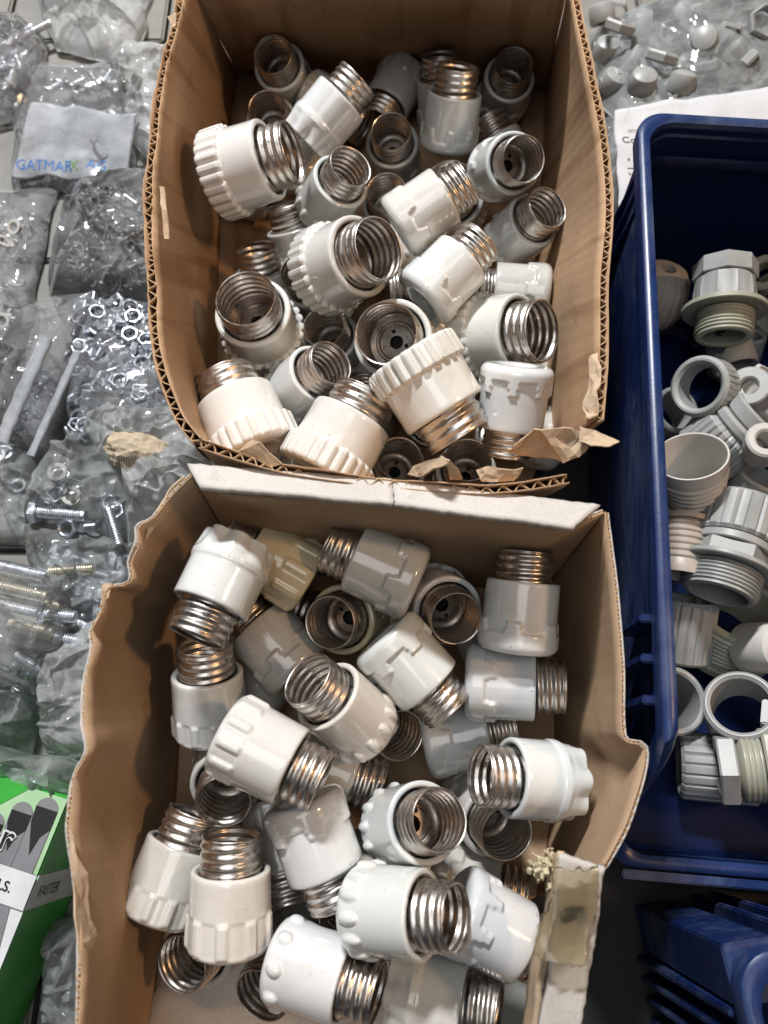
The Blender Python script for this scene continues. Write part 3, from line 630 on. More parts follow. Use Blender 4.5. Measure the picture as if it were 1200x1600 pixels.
def p_coupling(L, r, mt):
    return [('fluted_nut', tube(r, r * .68, 0, 20, 1.4), flut(22, .9, 1, 19.5, r * .9), mt, 110), ('collar', tube(r * .92, r * .68, 20.2, 24), None, mt, 48), ('hex_body', tube(r * .95, r * .66, 24.2, 31), hexr(6, r * .8), mt, 48),
            ('flange', tube(r * 1.12, r * .66, 31.2, 33.6), None, mt, 48), ('threaded_spigot', [(r * .66, 33)] + threads(r * .82, r * .87, 33.8, L - 1, 1.8) + [(r * .82, L - .4), (r * .78, L), (r * .68, L), (r * .66, L - .6), (r * .66, 33)], None, mt, 48)]
def p_cup(L, r, mt):
    rows = [(r * .62, 4), (r * .66, 0), (r * .95, -.0), (r * .97, 1), (r * .95, 2.4), (r * .74, 2.6)]
    for k in range(6): z = 3 + k * 3.2; rr = r * (.76 + .032 * k); rows += [(rr, z), (rr + .7, z + .8), (rr + .7, z + 1.6), (rr, z + 2.6)]
    rows += [(r * .96, 23.5), (r * 1.0, L - .6), (r * .99, L), (r * .94, L), (r * .92, L - 1), (r * .70, 4), (r * .62, 4)]
    return [('cup', rows, None, mt, 56)]
def p_ring(L, r, ri, mt): return [('sleeve', tube(r, ri, 0, L, 1.0), None, mt, 56)]
def p_tring(L, r, ri, mt):
    return [('flange', tube(r * 1.12, ri, 0, 5, .8), None, mt, 56), ('threaded_sleeve', [(ri, 4)] + threads(r * .95, r, 5.2, L - 2, 2.6) + [(r * .96, L - 1.5), (r * .94, L - .4), (r * .92, L), (ri + .6, L), (ri, L - .6), (ri, 4)], None, mt, 56)]
FT = [
 ('cable_gland', 'green-grey threaded gland with hex head and wide flange, spigot pointing down the bin', 1131, 528, 84, -86, 22, p_gland(40, 14.5, 'grey_pvc', 'green_grey_pvc'), 40),
 ('fluted_cone', 'pinkish grey fluted cone fitting tucked beside the bin wall', 1046, 420, 74, 70, 30, [('cone', [(5, 0), (11, 0), (16, 6), (17.5, 14), (15, 26), (11, 32), (4, 34), (4, 30)], flut(20, 1.0, 3, 28, 10), 'tan_pvc', 90)], 34),
 ('ring_nut', 'grey ring nut with knurled edge and black round opening facing up', 1090, 603, 82, 165, 62, p_nut(15, 15.2, 'grey_pvc', 11), 15),
 ('reducer_plug', 'small grey disc plug with off-centre inner sleeve beside the knurled ring nut', 1170, 602, 86, 105, 66, [('plug', tube(10.2, 4.2, 0, 16, .8), None, 'grey_pvc', 48), ('sleeve', tube(4.0, 3.0, 3, 12, .3), None, 'white_pvc', 24)], 16),
 ('elbow_coupling', 'grey coupling with ribbed nut lying across behind the white cup', 1176, 652, 80, 42, 8, [('fluted_nut', tube(17, 11, 0, 22, 2.4), flut(26, 1.2, 2, 20, 14), 'grey_pvc', 104), ('shoulder', tube(16, 10, 22.2, 28, 1.4), None, 'grey_pvc', 48), ('pipe_end', tube(13.2, 9.5, 28.2, 36, 1), None, 'grey_pvc', 48)], 32),
 ('pipe_clip', 'pale grey ring end of a clip at the bin opening beside the ribbed coupling', 1198, 686, 92, 60, 60, p_ring(14, 9, 4.5, 'white_pvc'), 14),
 ('threaded_cup', 'pinkish white tapered cup with rounded thread steps, mouth gaping up by the bin wall', 1080, 712, 104, 96, 42, p_cup(30, 16.0, 'white_pvc'), 30),
 ('threaded_plug', 'dark navy threaded plug under the green-grey gland', 1106, 548, 62, 250, 12, p_tring(16, 10, 6, 'navy_pvc'), 16),
 ('pipe_stub', 'dull grey pipe stub below the gland spigot', 1150, 575, 60, -70, 20, p_ring(34, 11.5, 9, 'grey_pvc'), 34),
 ('pipe_coupling', 'large pale grey coupling with ribbed nut, hex waist and threaded end hanging down', 1122, 930, 82, -107, 18, p_coupling(46, 19.0, 'grey_pvc'), 46),
 ('threaded_collar', 'big beige grey collar with coarse thread, open side up, under the coupling end', 1158, 950, 58, 60, 44, p_tring(26, 22, 17.5, 'green_grey_pvc'), 26),
 ('threaded_cup', 'tan threaded cup mostly hidden behind the rim below the pinkish white one', 1062, 900, 78, -98, 12, p_cup(28, 12, 'tan_pvc'), 28),
 ('fluted_sleeve', 'grey fluted sleeve standing by the bin wall under the hanging coupling', 1076, 935, 58, 80, 10, [('fluted_nut', tube(14, 10, 0, 30, 1.4), flut(18, 1.0, 1, 29, 12), 'grey_pvc', 90)], 30),
 ('pipe_sleeve', 'grey smooth sleeve with shadowed wide mouth against the bin wall', 1054, 1094, 60, 15, 64, p_ring(24, 15.5, 12.5, 'grey_pvc'), 24),
 ('pipe_socket', 'grey socket ring with a square stop tab inside its dark mouth', 1157, 1100, 76, 90, 70, [('sleeve', tube(15.5, 12.2, 0, 24, 1.4), None, 'grey_pvc', 56)], 24),
 ('hex_union', 'pale green-grey hexagonal union with a threaded middle lying by the bin front', 1120, 1200, 66, 180, 4, [('hex_body', tube(17.5, 10, 0, 20, 1), hexr(6, 14), 'green_grey_pvc', 48), ('threaded_middle', [(10, 20.2)] + threads(13.6, 14.2, 20.3, 30, 2.1) + [(10, 30.2), (10, 20.2)], None, 'green_grey_pvc', 48), ('ring_nut', tube(15.5, 10, 30.4, 38, .8), hexr(6, 13), 'grey_pvc', 48)], 38),
 ('fluted_sleeve', 'dark grey fluted sleeve in the shadow beside the hexagonal union', 1060, 1195, 40, 175, 6, [('fluted_nut', tube(15, 11, 0, 34, 1.4), flut(20, 1.0, 1, 33, 12), 'grey_pvc', 100)], 34),
 ('ring_nut', 'greenish ring nut by the hex head of the gland', 1192, 424, 80, 120, 60, p_ring(9, 10, 5.5, 'green_grey_pvc'), 9),
 ('pipe_flange', 'pale flange ring behind the gland at the bin side', 1204, 480, 64, 200, 40, p_tring(16, 18, 14, 'green_grey_pvc'), 16),
 ('end_plug', 'white rounded end plug between the big collar and the socket ring', 1228, 1012, 80, 0, 45, [('plug', [(0.1, 22), (6, 21.6), (10, 19), (11.5, 15), (11.5, 0), (9, 0), (9, 4)], None, 'white_pvc', 40)], 22),
 ('white_cap', 'small white angular cap wedged above the pale clip ring', 1200, 590, 84, 40, 30, [('cap_body', tube(9, 6, 0, 16, 1.2), hexr(6, 7), 'white_pvc', 36)], 16),
 ('pipe_sleeve', 'grey plain sleeve lying between the white cup and the big coupling', 1192, 745, 62, 60, 20, p_ring(30, 13, 10, 'grey_pvc'), 30),
]
for nm, lab, px, py, z, az, el, parts, Lm in FT:
    f = fitting(nm, lab, nm.replace('_', ' '), px, py, max(z - 21, 14) / 1000, az, el, parts, .3, Lm)
    if nm == 'pipe_socket': obj('stop_tab', box_mesh('stop_tab', .011, .004, .016, .0006), M['grey_pvc'], f, (0, .0100, .012))

for k, (px, py, az, el, sh) in enumerate(((1060, 640, 30, 50, 0), (1120, 640, 150, 30, 1), (1160, 520, 80, 20, 0), (1190, 880, 60, 60, 0), (1060, 790, 80, 30, 1))):
    fitting('pipe_sleeve', ['plain grey sleeve', 'ribbed grey sleeve'][sh] + ' half buried in shadow low between the fittings of the bin', 'pipe sleeve', px, py, .030, az, el, p_ring(26, 13, 10, 'grey_pvc') if sh == 0 else p_nut(24, 13.5, 'grey_pvc'), .5, 26)
# ---------------------------------------------------------------- plastic bags of hardware
from mathutils.bvhtree import BVHTree
def lay_on(sheet, px, py, lift):
    """point of a wavy sheet (mesh in world space) under the photograph's (px, py)"""
    me = sheet.data; t = BVHTree.FromPolygons([v_.co for v_ in me.vertices], [tuple(p.vertices) for p in me.polygons])
    h = t.ray_cast(Vector((0, 0, CAM_H)), ray(px, py).normalized())
    return (h[0] if h[0] is not None else at(px, py, .02)) + Vector((0, 0, lift))
def drape(me, loc, rz, sheet, lift):
    """let flat lettering follow the sheet it is printed on"""
    t = BVHTree.FromPolygons([v_.co for v_ in sheet.data.vertices], [tuple(p.vertices) for p in sheet.data.polygons]); R = Matrix.Rotation(rz, 4, 'Z')
    for v_ in me.vertices:
        w = Vector(loc) + R @ v_.co; h = t.ray_cast(Vector((w.x, w.y, .2)), Vector((0, 0, -1)))
        if h[0] is not None: w.z = h[0].z + lift
        v_.co = w
    return me
def bag(name, label, quad, zb, h, mat, seed, amp=.004, parts=None, n=92, pinch=.5):
    q = [at(x, y, zb + h * .4) for x, y in quad]
    cen = (q[0] + q[1] + q[2] + q[3]) / 4; cen.z = 0
    root = obj(name, bpy.data.meshes.new(name), None, None, cen)
    V = []; Fc = []; rs = Vector((seed * 3.1, seed * 1.7, seed)); an = seed * 1.3
    def ridged(p, sx, sy):
        x = p.x * math.cos(an) - p.y * math.sin(an); y = p.x * math.sin(an) + p.y * math.cos(an)
        w = Vector((x * sx, y * sy, seed)); w += Vector((noise.noise(w * .7 + rs), noise.noise(w * .7 - rs), 0)) * .6
        return (1 - abs(noise.noise(w))) ** 5
    rc = random.Random(int(seed * 100)); folds = []
    size = ((q[1] - q[0]).length + (q[3] - q[0]).length) / 2
    for k in range(34):
        u, v = rc.random(), rc.random(); c = q[0].lerp(q[1], u).lerp(q[3].lerp(q[2], u), v); a = an + rc.gauss(0, .8) + (1.57 if k % 3 == 0 else 0)
        folds.append((c.x, c.y, math.cos(a), math.sin(a), size * rc.uniform(.12, .5), rc.uniform(.0012, .0045), amp * rc.uniform(.25, .9) * rc.choice((1, 1, -.5))))
    def crease(p):
        t = 0
        for cx, cy, ca, sa, ln, wd, hh in folds:
            dx, dy = p.x - cx, p.y - cy; d = abs(dy * ca - dx * sa)
            if d < wd:
                l = abs(dx * ca + dy * sa)
                if l < ln: t += hh * (1 - d / wd) * (1 - l / ln)
        return t
    for side in (0, 1):
        for j in range(n + 1):
            for i in range(n + 1):
                u, v = i / n, j / n
                p = q[0].lerp(q[1], u).lerp(q[3].lerp(q[2], u), v)
                e = min(u, 1 - u, v, 1 - v)
                wob = .006 * (1 - smooth01(e, 0, .25))
                p += Vector((noise.noise(p * 34 + rs), noise.noise(p * 34 - rs), 0)) * wob
                pil = max(0, (1 - (2 * u - 1) ** 4) * (1 - (2 * v - 1) ** 4)) ** pinch
                if side == 0:
                    lump = .6 + .4 * noise.noise(p * 22 + rs)
                    cr = crease(p) + ridged(p, 60, 14) * amp * .3
                    z = zb + .0012 + h * pil * (.45 + .55 * lump) + cr * (.35 + .65 * pil)
                else:
                    z = zb + .0006
                V.append((p.x - cen.x, p.y - cen.y, z))
        o = side * (n + 1) ** 2
        for j in range(n):
            for i in range(n):
                a = o + j * (n + 1) + i; f = (a, a + n + 1, a + n + 2, a + 1); Fc.append(f if side == 0 else f[::-1])
    root.data = mesh(name, V, Fc, True, 38); root.data.materials.append(mat)
    tag(root, label, 'bag', 'plastic bags of hardware')
    def inside(r, lo=.12, hi=.88, zf=(.2, .85)):
        u, v = r.uniform(lo, hi), r.uniform(lo, hi); p = q[0].lerp(q[1], u).lerp(q[3].lerp(q[2], u), v)
        e = max(0, (1 - (2 * u - 1) ** 4) * (1 - (2 * v - 1) ** 4)) ** pinch
        p.z = zb + .003 + h * e * r.uniform(*zf) * .8; return p
    return root, inside
def hexnut(r, hgt, hole): return lathe('hex_nut', tube(r, hole, 0, hgt, r * .12), 24, hexr(6, r * .8), 30)
NUT = hexnut(5.6, 4.0, 3.4); NUT.materials.append(M['zinc'])
WASH = lathe('washer', tube(4.6, 2.7, 0, 1.0, .2), 28, None, 30); WASH.materials.append(M['zinc'])
WASH2 = lathe('washer', tube(5.2, 3.0, 0, 1.2, .2), 28, None, 30); WASH2.materials.append(M['white_pvc'])
def rot3(r): return (r.gauss(0, .45), r.gauss(0, .45), r.uniform(0, 6.3))
def bolt(label, P, d, L, mat, dia, group, head=True):
    w = Vector(d).normalized(); c = thing('bolt', label, 'bolt', group=group, mat=frame(w, P))
    pitch = 1.25; rows = [(.01, 0)] 
    for k in range(int(L / pitch)): z = k * pitch; rows += [(dia * .44, z), (dia * .5, z + pitch * .4), (dia * .5, z + pitch * .6)]
    rows += [(dia * .4, L), (.01, L)]
    obj('shank', lathe('shank', rows, 18, None, 50), M[mat], c)
    if head: obj('head', lathe('head', [(.01, -dia * .65), (dia * .8, -dia * .65), (dia * .92, -dia * .5), (dia * .92, 0), (.01, 0)], 24, hexr(6, dia * .7), 30), M[mat], c)
    return c
def screws_stuff(name, label, inside, n, mat, seed, L=(.007, .013)):
    bm = bmesh.new(); r = random.Random(seed)
    for k in range(n):
        p = inside(r, .14, .86, (.1, .5)); l = r.uniform(*L)
        R = Matrix.Translation(p) @ Matrix.Rotation(r.uniform(0, 6.3), 4, 'Z') @ Matrix.Rotation(math.radians(r.gauss(90, 22)), 4, 'X')
        bmesh.ops.create_cone(bm, cap_ends=True, segments=7, radius1=.0013, radius2=.0005, depth=l, matrix=R)
        bmesh.ops.create_cone(bm, cap_ends=True, segments=8, radius1=.0026, radius2=.0022, depth=.0014, matrix=R @ Matrix.Translation((0, 0, -l / 2)))
    m = bpy.data.meshes.new(name); bm.to_mesh(m); bm.free()
    o = obj(name, m, mat); tag(o, label, 'screws', None, 'stuff'); return o
def scatter(name, cat, label, me, inside, n, seed, group, lo=.1, hi=.9):
    r = random.Random(seed)
    for k in range(n):
        o = obj(name, me, None, None, inside(r, lo, hi), rot3(r)); tag(o, label, cat, group)
r0 = random.Random(99)
# top edge
b, ins = bag('plastic_bag', 'clear bag of blue steel bolts at the top corner of the paving', [(-60, 10), (66, 48), (50, 168), (-60, 180)], .001, .026, M['film'], 1.1, .006)
for k, (px, py, az) in enumerate(((5, 72, 40), (30, 60, 30), (18, 110, 60))):
    bolt('blue zinc bolt inside the clear bag at the top corner', at(px, py, .012), (math.cos(math.radians(az)), math.sin(math.radians(az)), .1), 26, 'zinc', 5, 'bolts in the top corner bag')
bag('plastic_bag', 'empty crumpled milky bag folded behind the labelled bag', [(50, -30), (232, -30), (205, 92), (85, 62)], .0015, .022, M['film_milky'], 2.3, .009)
bag('plastic_bag', 'thin clear sleeve standing against the corrugated box beside the labelled bag', [(165, 62), (276, 70), (252, 275), (196, 200)], .002, .030, M['film_milky'], 3.7, .007)
b, ins = bag('plastic_bag', 'clear bag with white printed lower panel and blue lettering, dark bolts inside', [(38, 92), (218, 104), (212, 290), (8, 282)], .001, .018, M['film'], 4.9, .004)
for k in range(9):
    bolt('dark zinc bolt in the bag with the white printed panel', at(92 + 12 * k, 132 + r0.uniform(-8, 14), .009), (r0.uniform(-1, 1), r0.uniform(-1, 1), .1), 10, 'dark_steel' if k % 3 else 'zinc', 5, 'bolts in the labelled bag')
pn = slab_sheet(None, 'printed_panel', [(48, 160, .0265), (212, 178, .0265), (198, 279, .0115), (22, 277, .0115)], .0002, M['print_white'], 40, 24, .0032, 31, .001)
pn.parent = b; pn.matrix_parent_inverse = Matrix.Translation(-b.location)
for body, px, py, size, mt in (('GATMAR', 24, 264, .0095, 'ink_blue'), ('X', 108, 268, .0095, 'ink_green'), ('AG', 134, 262, .0095, 'ink_blue')):
    p = lay_on(pn, px, py, 0); obj('lettering', drape(text_mesh('lettering', body, size), p, math.radians(-3), pn, .0003), M[mt], pn)
# left column
b, ins = bag('plastic_bag', 'wrinkled clear bag of dark screws pressed against the corrugated box', [(118, 280), (272, 258), (276, 478), (60, 448)], .001, .034, M['film'], 5.2, .007)
screws_stuff('screws', 'dark steel screws heaped in the wrinkled clear bag', ins, 620, M['dark_steel'], 5)
b, ins = bag('plastic_bag', 'flat clear zip bag of washers at the edge of the paving', [(-60, 292), (84, 292), (46, 520), (-60, 560)], .001, .016, M['film'], 6.4, .005)
scatter('washer', 'washer', 'washer inside the flat clear zip bag', WASH2, ins, 14, 7, 'washers in the zip bag')
bag('plastic_bag', 'long rolled clear bag with two folded edges, their highlights modelled as white strips', [(28, 470), (152, 448), (76, 712), (-50, 694)], .004, .030, M['film'], 7.1, .006)
rb = COL.objects[-1] if False else b
b7 = [o for o in COL.objects if o.get('label', '').startswith('long rolled')][0]
for (x0, y0, x1, y1, rad) in ((72, 528, 2, 690, .0030), (122, 548, 48, 712, .0017)):  # white strips: highlights along the bag's folds, built as shapes
    p0, p1 = at(x0, y0, .036), at(x1, y1, .028); L = (p1 - p0).length * 1000
    me = lathe('folded_edge_highlight', [(.2, 0)] + [(rad * 1000 * (.95 + .1 * math.sin(k * 1.9)), L * k / 14) for k in range(15)] + [(.2, L)], 20, lambda r, z, a, i: r * (1 + .45 * math.cos(2 * a)), 60)
    o = obj('folded_edge_highlight', me, M['print_white'], b7); o.matrix_parent_inverse = Matrix.Translation(-b7.location); o.matrix_basis = frame(p1 - p0, p0)
qa = [(70, 560), (110, 590), (60, 700), (10, 690)]
b, ins = bag('plastic_bag', 'slim clear pouch of tiny screws inside the long rolled bag', qa, .006, .014, M['film'], 7.9, .002)
screws_stuff('screws', 'tiny grey screws in the slim pouch', ins, 260, M['zinc'], 8, (.003, .005))
b, ins = bag('plastic_bag', 'clear bag of blue zinc hex nuts beside the corrugated box', [(112, 448), (268, 470), (286, 690), (100, 706)], .001, .024, M['film'], 8.3, .0022)
scatter('hex_nut', 'nut', 'small blue zinc hex nut in the clear bag of nuts', NUT, ins, 150, 9, 'hex nuts in the clear bag', .06, .94)
b, ins = bag('plastic_bag', 'big soft clear bag with white washers and a long bolt', [(75, 690), (215, 655), (212, 838), (30, 812)], .006, .036, M['film_grey'], 9.6, .007)
for px, py in ((112, 775), (90, 738)):
    o = obj('washer', WASH2, None, None, at(px, py, .033), (.15, .1, 0)); tag(o, 'white ring washer showing through the big soft clear bag', 'washer', 'white washers in the soft bag')
bolt('long blue zinc stud standing out through the big soft bag', at(186, 852, .030), at(168, 792, .034) - at(186, 852, .030), 21, 'zinc', 5.5, 'bolts in the soft bag', False)
bolt('thick grey bolt lying in the big soft clear bag', at(60, 800, .028), at(130, 806, .028) - at(60, 800, .028), 26, 'zinc', 7, 'bolts in the soft bag')
bag('plastic_bag', 'milky bag wrapped round a crumpled newspaper lump', [(120, 640), (345, 628), (345, 752), (150, 742)], .004, .040, M['film_milky'], 10.4, .007)
bm = bmesh.new(); bmesh.ops.create_icosphere(bm, subdivisions=4, radius=.0135)
rn = random.Random(12)
for v_ in bm.verts:
    p = v_.co.copy(); v_.co = Vector((p.x * 1.25, p.y * .75, p.z * .6)) * (.92 + rn.uniform(-.012, .012) + .22 * (1 - abs(noise.noise(p * 90))) ** 3 + .12 * (1 - abs(noise.noise(p * 230))) ** 3 + .3 * noise.noise(p * 60))
nm = bpy.data.meshes.new('newspaper_lump'); bm.to_mesh(nm); bm.free(); nm.update()
mm, nt, bs = new_mat('printed_newspaper'); wv = tex(nt, 'ShaderNodeTexWave', 260, 'Object', 2, dist=3); ns = tex(nt, 'ShaderNodeTexNoise', 45, 'Object', 2)
fac = nt.nodes.new('ShaderNodeMath'); fac.operation = 'MULTIPLY'; nt.links.new(ramp(nt, wv.outputs['Fac'], [(.45, (0,) * 3), (.6, (1,) * 3)]), fac.inputs[0]); nt.links.new(ramp(nt, ns.outputs[0], [(.5, (0,) * 3), (.56, (.9,) * 3)]), fac.inputs[1])
nt.links.new(mixc(nt, fac.outputs[0], (.50, .40, .28), (.08, .065, .055)), bs.inputs['Base Color']); bs.inputs['Roughness'].default_value = .85
tag(obj('newspaper_lump', nm, mm, None, at(215, 706, .036), (0, .1, -.2)), 'crumpled beige newspaper lump with black print lines', 'newspaper')
bag('plastic_bag', 'bulging milky white film lump tucked between the two cardboard boxes', [(198, 738), (335, 695), (332, 800), (192, 868)], .008, .058, M['film_milky'], 11.2, .008, pinch=.4)
b, ins = bag('plastic_bag', 'grey clear bag of long blue bolts below the soft bag', [(30, 808), (225, 842), (200, 985), (70, 950)], .002, .028, M['film_grey'], 12.8, .007)
for px, py, az in ((95, 880, -18), (130, 905, -25), (150, 930, -10)):
    bolt('dull blue bolt in the grey clear bag', at(px, py, .013), (math.cos(math.radians(az)), math.sin(math.radians(az)), 0), 30, 'zinc', 8, 'bolts in the grey clear bag')
b, ins = bag('plastic_bag', 'glossy clear bag of threaded studs in blue and yellow zinc', [(-60, 852), (118, 890), (112, 1030), (-50, 1150)], .006, .040, M['film'], 13.5, .007)
for px, py, L, mt, dia in ((-8, 884, 30, 'zinc', 8), (-14, 914, 32, 'brass', 8), (16, 975, 24, 'brass', 8), (-6, 945, 24, 'zinc', 8)):
    bolt(('blue' if mt == 'zinc' else 'yellow') + ' zinc threaded stud in the glossy clear bag', at(px, py, .026), (1, -.22, 0), L, mt, dia, 'studs in the glossy clear bag', False)
bag('plastic_bag', 'greyish stiff translucent pouch with a sharp folded edge by the frayed wall', [(48, 1052), (172, 948), (176, 1185), (70, 1192)], .003, .034, M['film_milky'], 14.6, .008)
bag('plastic_bag', 'empty clear bag end hanging over the green carton', [(-60, 1010), (62, 1060), (36, 1180), (-60, 1210)], .004, .030, M['film_grey'], 15.3, .008)
# top right: bag of plastic nuts with a paper slip
b, ins = bag('plastic_bag', 'clear bag of pale grey plastic nuts behind the blue bin', [(936, 14), (1260, -40), (1260, 330), (922, 330)], .001, .046, M['film_grey'], 16.2, .004)
PN = hexnut(12.0, 7, 8.8); PN.materials.append(M['grey_pvc']); PC = lathe('rounded_plug', [(6, 1), (8.5, 0), (9, 1), (9, 9), (8, 11.5), (5, 13), (.1, 13.4)], 32, None, 40); PC.materials.append(M['grey_pvc'])
for px, py, z, rx in ((966, 50, .036, .5), (1030, 98, .034, .6), (1130, 60, .03, 1.2), (1190, 40, .032, .4), (1075, 30, .026, 1.4), (985, 100, .022, 1.0), (1100, 115, .026, .8), (1170, 110, .03, 1.5), (935, 200, .014, .6), (945, 255, .014, 1.2), (1050, 60, .016, 0), (1120, 20, .016, .3)):
    o = obj('plastic_nut', PN, None, None, at(px, py, z), (rx, .2, px * .1)); tag(o, 'pale grey plastic hex nut inside the bag behind the blue bin', 'plastic nut', 'plastic nuts in the bag')
for px, py, z in ((1000, 140, .03), (1060, 145, .032), (1100, 70, .034), (950, 140, .02), (1150, 85, .022), (1010, 60, .02), (945, 90, .016)):
    o = obj('rounded_plug', PC, None, None, at(px, py, z), rot3(r0)); tag(o, 'rounded pale plastic plug inside the bag behind the blue bin', 'plug', 'plastic plugs in the bag')
rq = random.Random(77)
for k in range(22):
    px, py = rq.uniform(940, 1195), rq.uniform(25, 160)
    o = obj('plastic_nut' if k % 2 else 'rounded_plug', PN if k % 2 else PC, None, None, at(px, py, rq.uniform(.008, .022)), (rq.gauss(0, .9), rq.gauss(0, .9), rq.uniform(0, 6)))
    tag(o, 'pale grey plastic hex nut inside the bag behind the blue bin' if k % 2 else 'rounded pale plastic plug inside the bag behind the blue bin', 'plastic nut' if k % 2 else 'plug', 'plastic nuts in the bag' if k % 2 else 'plastic plugs in the bag')
slip = slab_sheet(None, 'paper_slip', [(958, 172, .052), (1230, 130, .056), (1240, 330, .050), (968, 330, .048)], .0003, M['paper'], 40, 24, .0022, 41, .0006)
tag(slip, 'creased white paper slip with a printed table on the bag behind the bin', 'paper slip')
for body, px, py, size in (('Co', 972, 224, .0075), ('x', 980, 252, .004), ('x', 982, 274, .004)):
    obj('lettering', drape(text_mesh('lettering', body, size), lay_on(slip, px, py, 0), .05, slip, .0004), M['ink_black'], slip)
for y in (203, 234, 262):
    l = obj('ruled_line', box_mesh('ruled_line', .024, .0004, .0002), M['ink_black'], slip, lay_on(slip, 1010, y, .0004), (0, 0, .08))
# ---------------------------------------------------------------- green printed carton
zt = .055
tr, br = at(109, 1246, zt), at(-12, 1545, zt); ev = (br - tr).normalized(); eu = Vector((ev.y, -ev.x, 0)); eu = eu if eu.x < 0 else -eu
Lc = .14; Wc = .11
Mc = Matrix((-eu, -ev, Vector((0, 0, 1)))).transposed().to_4x4(); Mc.translation = tr + eu * Wc / 2 + ev * Lc / 2; Mc.translation.z = 0
carton = thing('printed_carton', 'glossy green and white printed carton with drill bit picture wedged beside the frayed box wall', 'carton', mat=Mc)
bx = obj('carton_body', box_mesh('carton_body', Wc, Lc, zt, .0012), M['card_green'], carton, (0, 0, zt / 2))
def print_poly(name, pts, mat, k=1, side=False):
    z = zt + .00025 * k
    V = [(Wc / 2 - x, Lc / 2 - y, z) if not side else (Wc / 2 + .00025 * k, Lc / 2 - x, zt - y) for x, y in pts]
    if side: V = V[::-1] if False else V
    o = obj(name, mesh(name, V, [tuple(range(len(V)))], False), mat, carton)
    return o
print_poly('printed_field', [(.0005, .001), (.105, .001), (.105, .033), (.0005, .033)], M['card_pale'], 1)
print_poly('printed_field', [(.018, .001), (.105, .001), (.105, .020), (.030, .013)], M['card_green'], 2)
def drill(cx, cy, r, L):
    pts = [(cx + r * math.cos(a), cy - r * math.sin(a) * .9) for a in [math.pi * k / 12 for k in range(13)]]
    print_poly('printed_drill', pts + [(cx - r, cy + L), (cx + r, cy + L)], M['card_grey'], 3)
    print_poly('printed_shadow', [(cx - r, cy), (cx + r, cy), (cx + r * .9, cy + L * .25), (cx - r * .1, cy + L * .75), (cx - r * .4, cy + L * .45), (cx - r, cy + L * .3)], M['card_black'], 4)
drill(.0075, .007, .0050, .026); drill(.0175, .0115, .0048, .0215); drill(.0275, .0185, .0044, .0145)
print_poly('printed_band', [(0, .033), (Wc, .033), (Wc, .047), (0, .047)], M['card_white'], 5)
print_poly('printed_field', [(.0, .047), (Wc, .047), (Wc, .139), (.0, .139)], M['card_white'], 1)
for q0, q1 in ((.006, .014), (.022, .030), (.038, .046)):
    print_poly('printed_stripe', [(q0, .047), (q1, .047), (q1 - .012, .085), (q0 - .006, .085)], M['card_grey'], 3)
def ctext(body, x, y, size, mat, k, off=0):
    me = text_mesh('lettering', body, size, 0, off); wd = max(v_.co.x for v_ in me.vertices)
    return obj('lettering', me, mat, carton, (Wc / 2 - x - wd, Lc / 2 - y, zt + .00025 * k))
ctext('or', .0150, .0275, .0155, M['card_white'], 6, .0007); ctext('or', .0156, .0275, .0155, M['card_black'], 7)
ctext('ALS.', .0085, .0422, .0058, M['card_black'], 6, .0001)
obj('side_band', box_mesh('side_band', .0004, .014, zt * .98), M['card_white'], carton, (Wc / 2 + .0001, Lc / 2 - .040, zt / 2))
t = obj('lettering', text_mesh('lettering', 'FASTER', .0068), M['card_black'], carton, (Wc / 2 + .0006, Lc / 2 - .0425, zt - .007))
t.rotation_euler = Matrix(((0, 0, 1), (0, 1, 0), (-1, 0, 0))).to_euler()
bag('plastic_bag', 'shiny shrink film gathered at the end of the green carton', [(-60, 1158), (136, 1190), (124, 1262), (-60, 1222)], .030, .030, M['film_grey'], 17.4, .008)
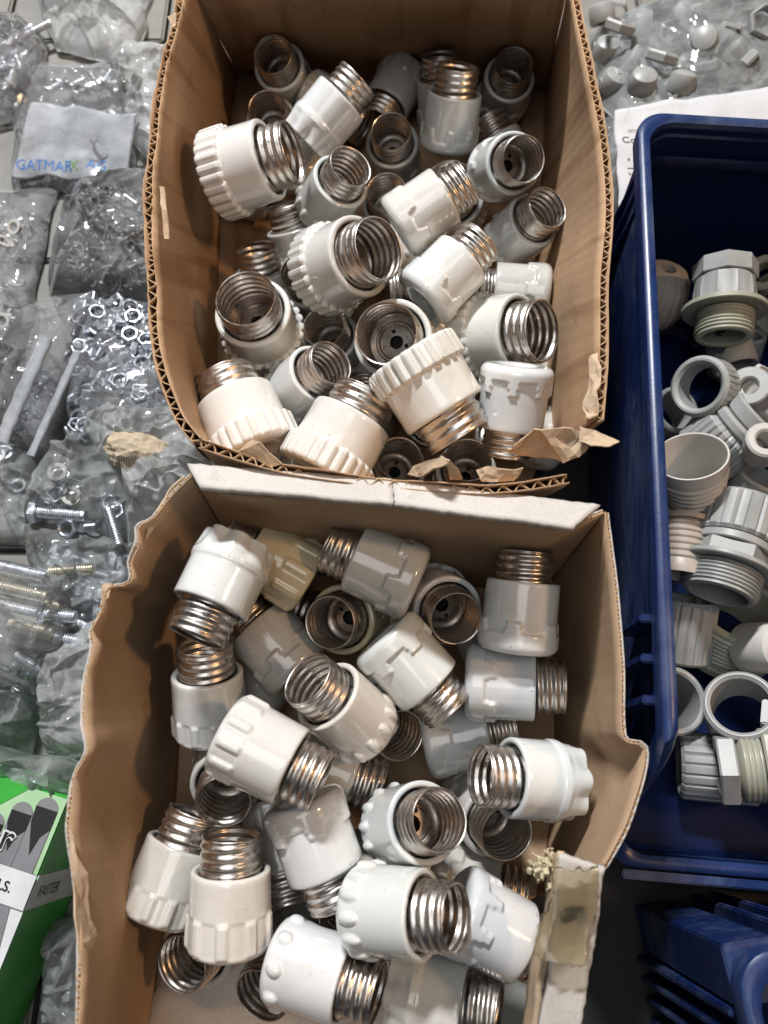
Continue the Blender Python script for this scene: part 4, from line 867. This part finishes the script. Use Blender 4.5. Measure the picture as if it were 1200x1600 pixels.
bag('plastic_bag', 'dark clear bag in the gap between green carton and frayed wall', [(70, 1440), (140, 1430), (140, 1640), (60, 1640)], .002, .03, M['film_grey'], 18.4, .007)

b, ins = bag('plastic_bag', 'flat clear bag of small brown parts between the rolled bag and the soft bag', [(-60, 690), (70, 690), (60, 830), (-60, 850)], .001, .018, M['film_grey'], 19.7, .006)
scatter('washer', 'washer', 'dull washer in the flat bag under the rolled bag', WASH, ins, 10, 21, 'washers under the rolled bag')
b, ins = bag('plastic_bag', 'clear bag of pinkish wall plugs under the zip bag', [(-60, 500), (48, 500), (20, 640), (-60, 690)], .0005, .020, M['film'], 20.9, .005)

b, ins = bag('plastic_bag', 'small clear bag of short screws tucked under the glossy stud bag', [(10, 1030), (120, 1010), (70, 1120), (-20, 1140)], .002, .018, M['film'], 22.3, .004)
screws_stuff('screws', 'short zinc screws in the small bag under the stud bag', ins, 220, M['zinc'], 23, (.006, .010))
r1 = random.Random(8)
for k in range(16):
    px, py = r1.uniform(60, 200), r1.uniform(860, 960); a = r1.uniform(-.6, .3)
    bolt('dull blue bolt in the grey clear bag', at(px, py, r1.uniform(.006, .016)), (math.cos(a), math.sin(a), 0), r1.uniform(14, 24), 'zinc', 6, 'bolts in the grey clear bag')
for k in range(14):
    px, py = r1.uniform(-10, 90), r1.uniform(890, 1030); a = r1.uniform(-.5, .1)
    bolt(('blue' if k % 2 else 'yellow') + ' zinc threaded stud in the glossy clear bag', at(px, py, r1.uniform(.012, .028)), (math.cos(a), math.sin(a), 0), r1.uniform(16, 24), 'zinc' if k % 2 else 'brass', 7, 'studs in the glossy clear bag', False)
for k in range(14):
    px, py = r1.uniform(60, 190), r1.uniform(715, 830)
    o = obj('hex_nut', NUT, None, None, at(px, py, r1.uniform(.012, .026)), rot3(r1)); tag(o, 'zinc hex nut in the big soft clear bag', 'nut', 'hex nuts in the soft bag')
for k in range(10):
    a = r1.uniform(0, 6.28); bolt('blue zinc bolt inside the clear bag at the top corner', at(r1.uniform(-5, 50), r1.uniform(60, 150), r1.uniform(.006, .016)), (math.cos(a), math.sin(a), 0), 14, 'zinc', 5, 'bolts in the top corner bag')
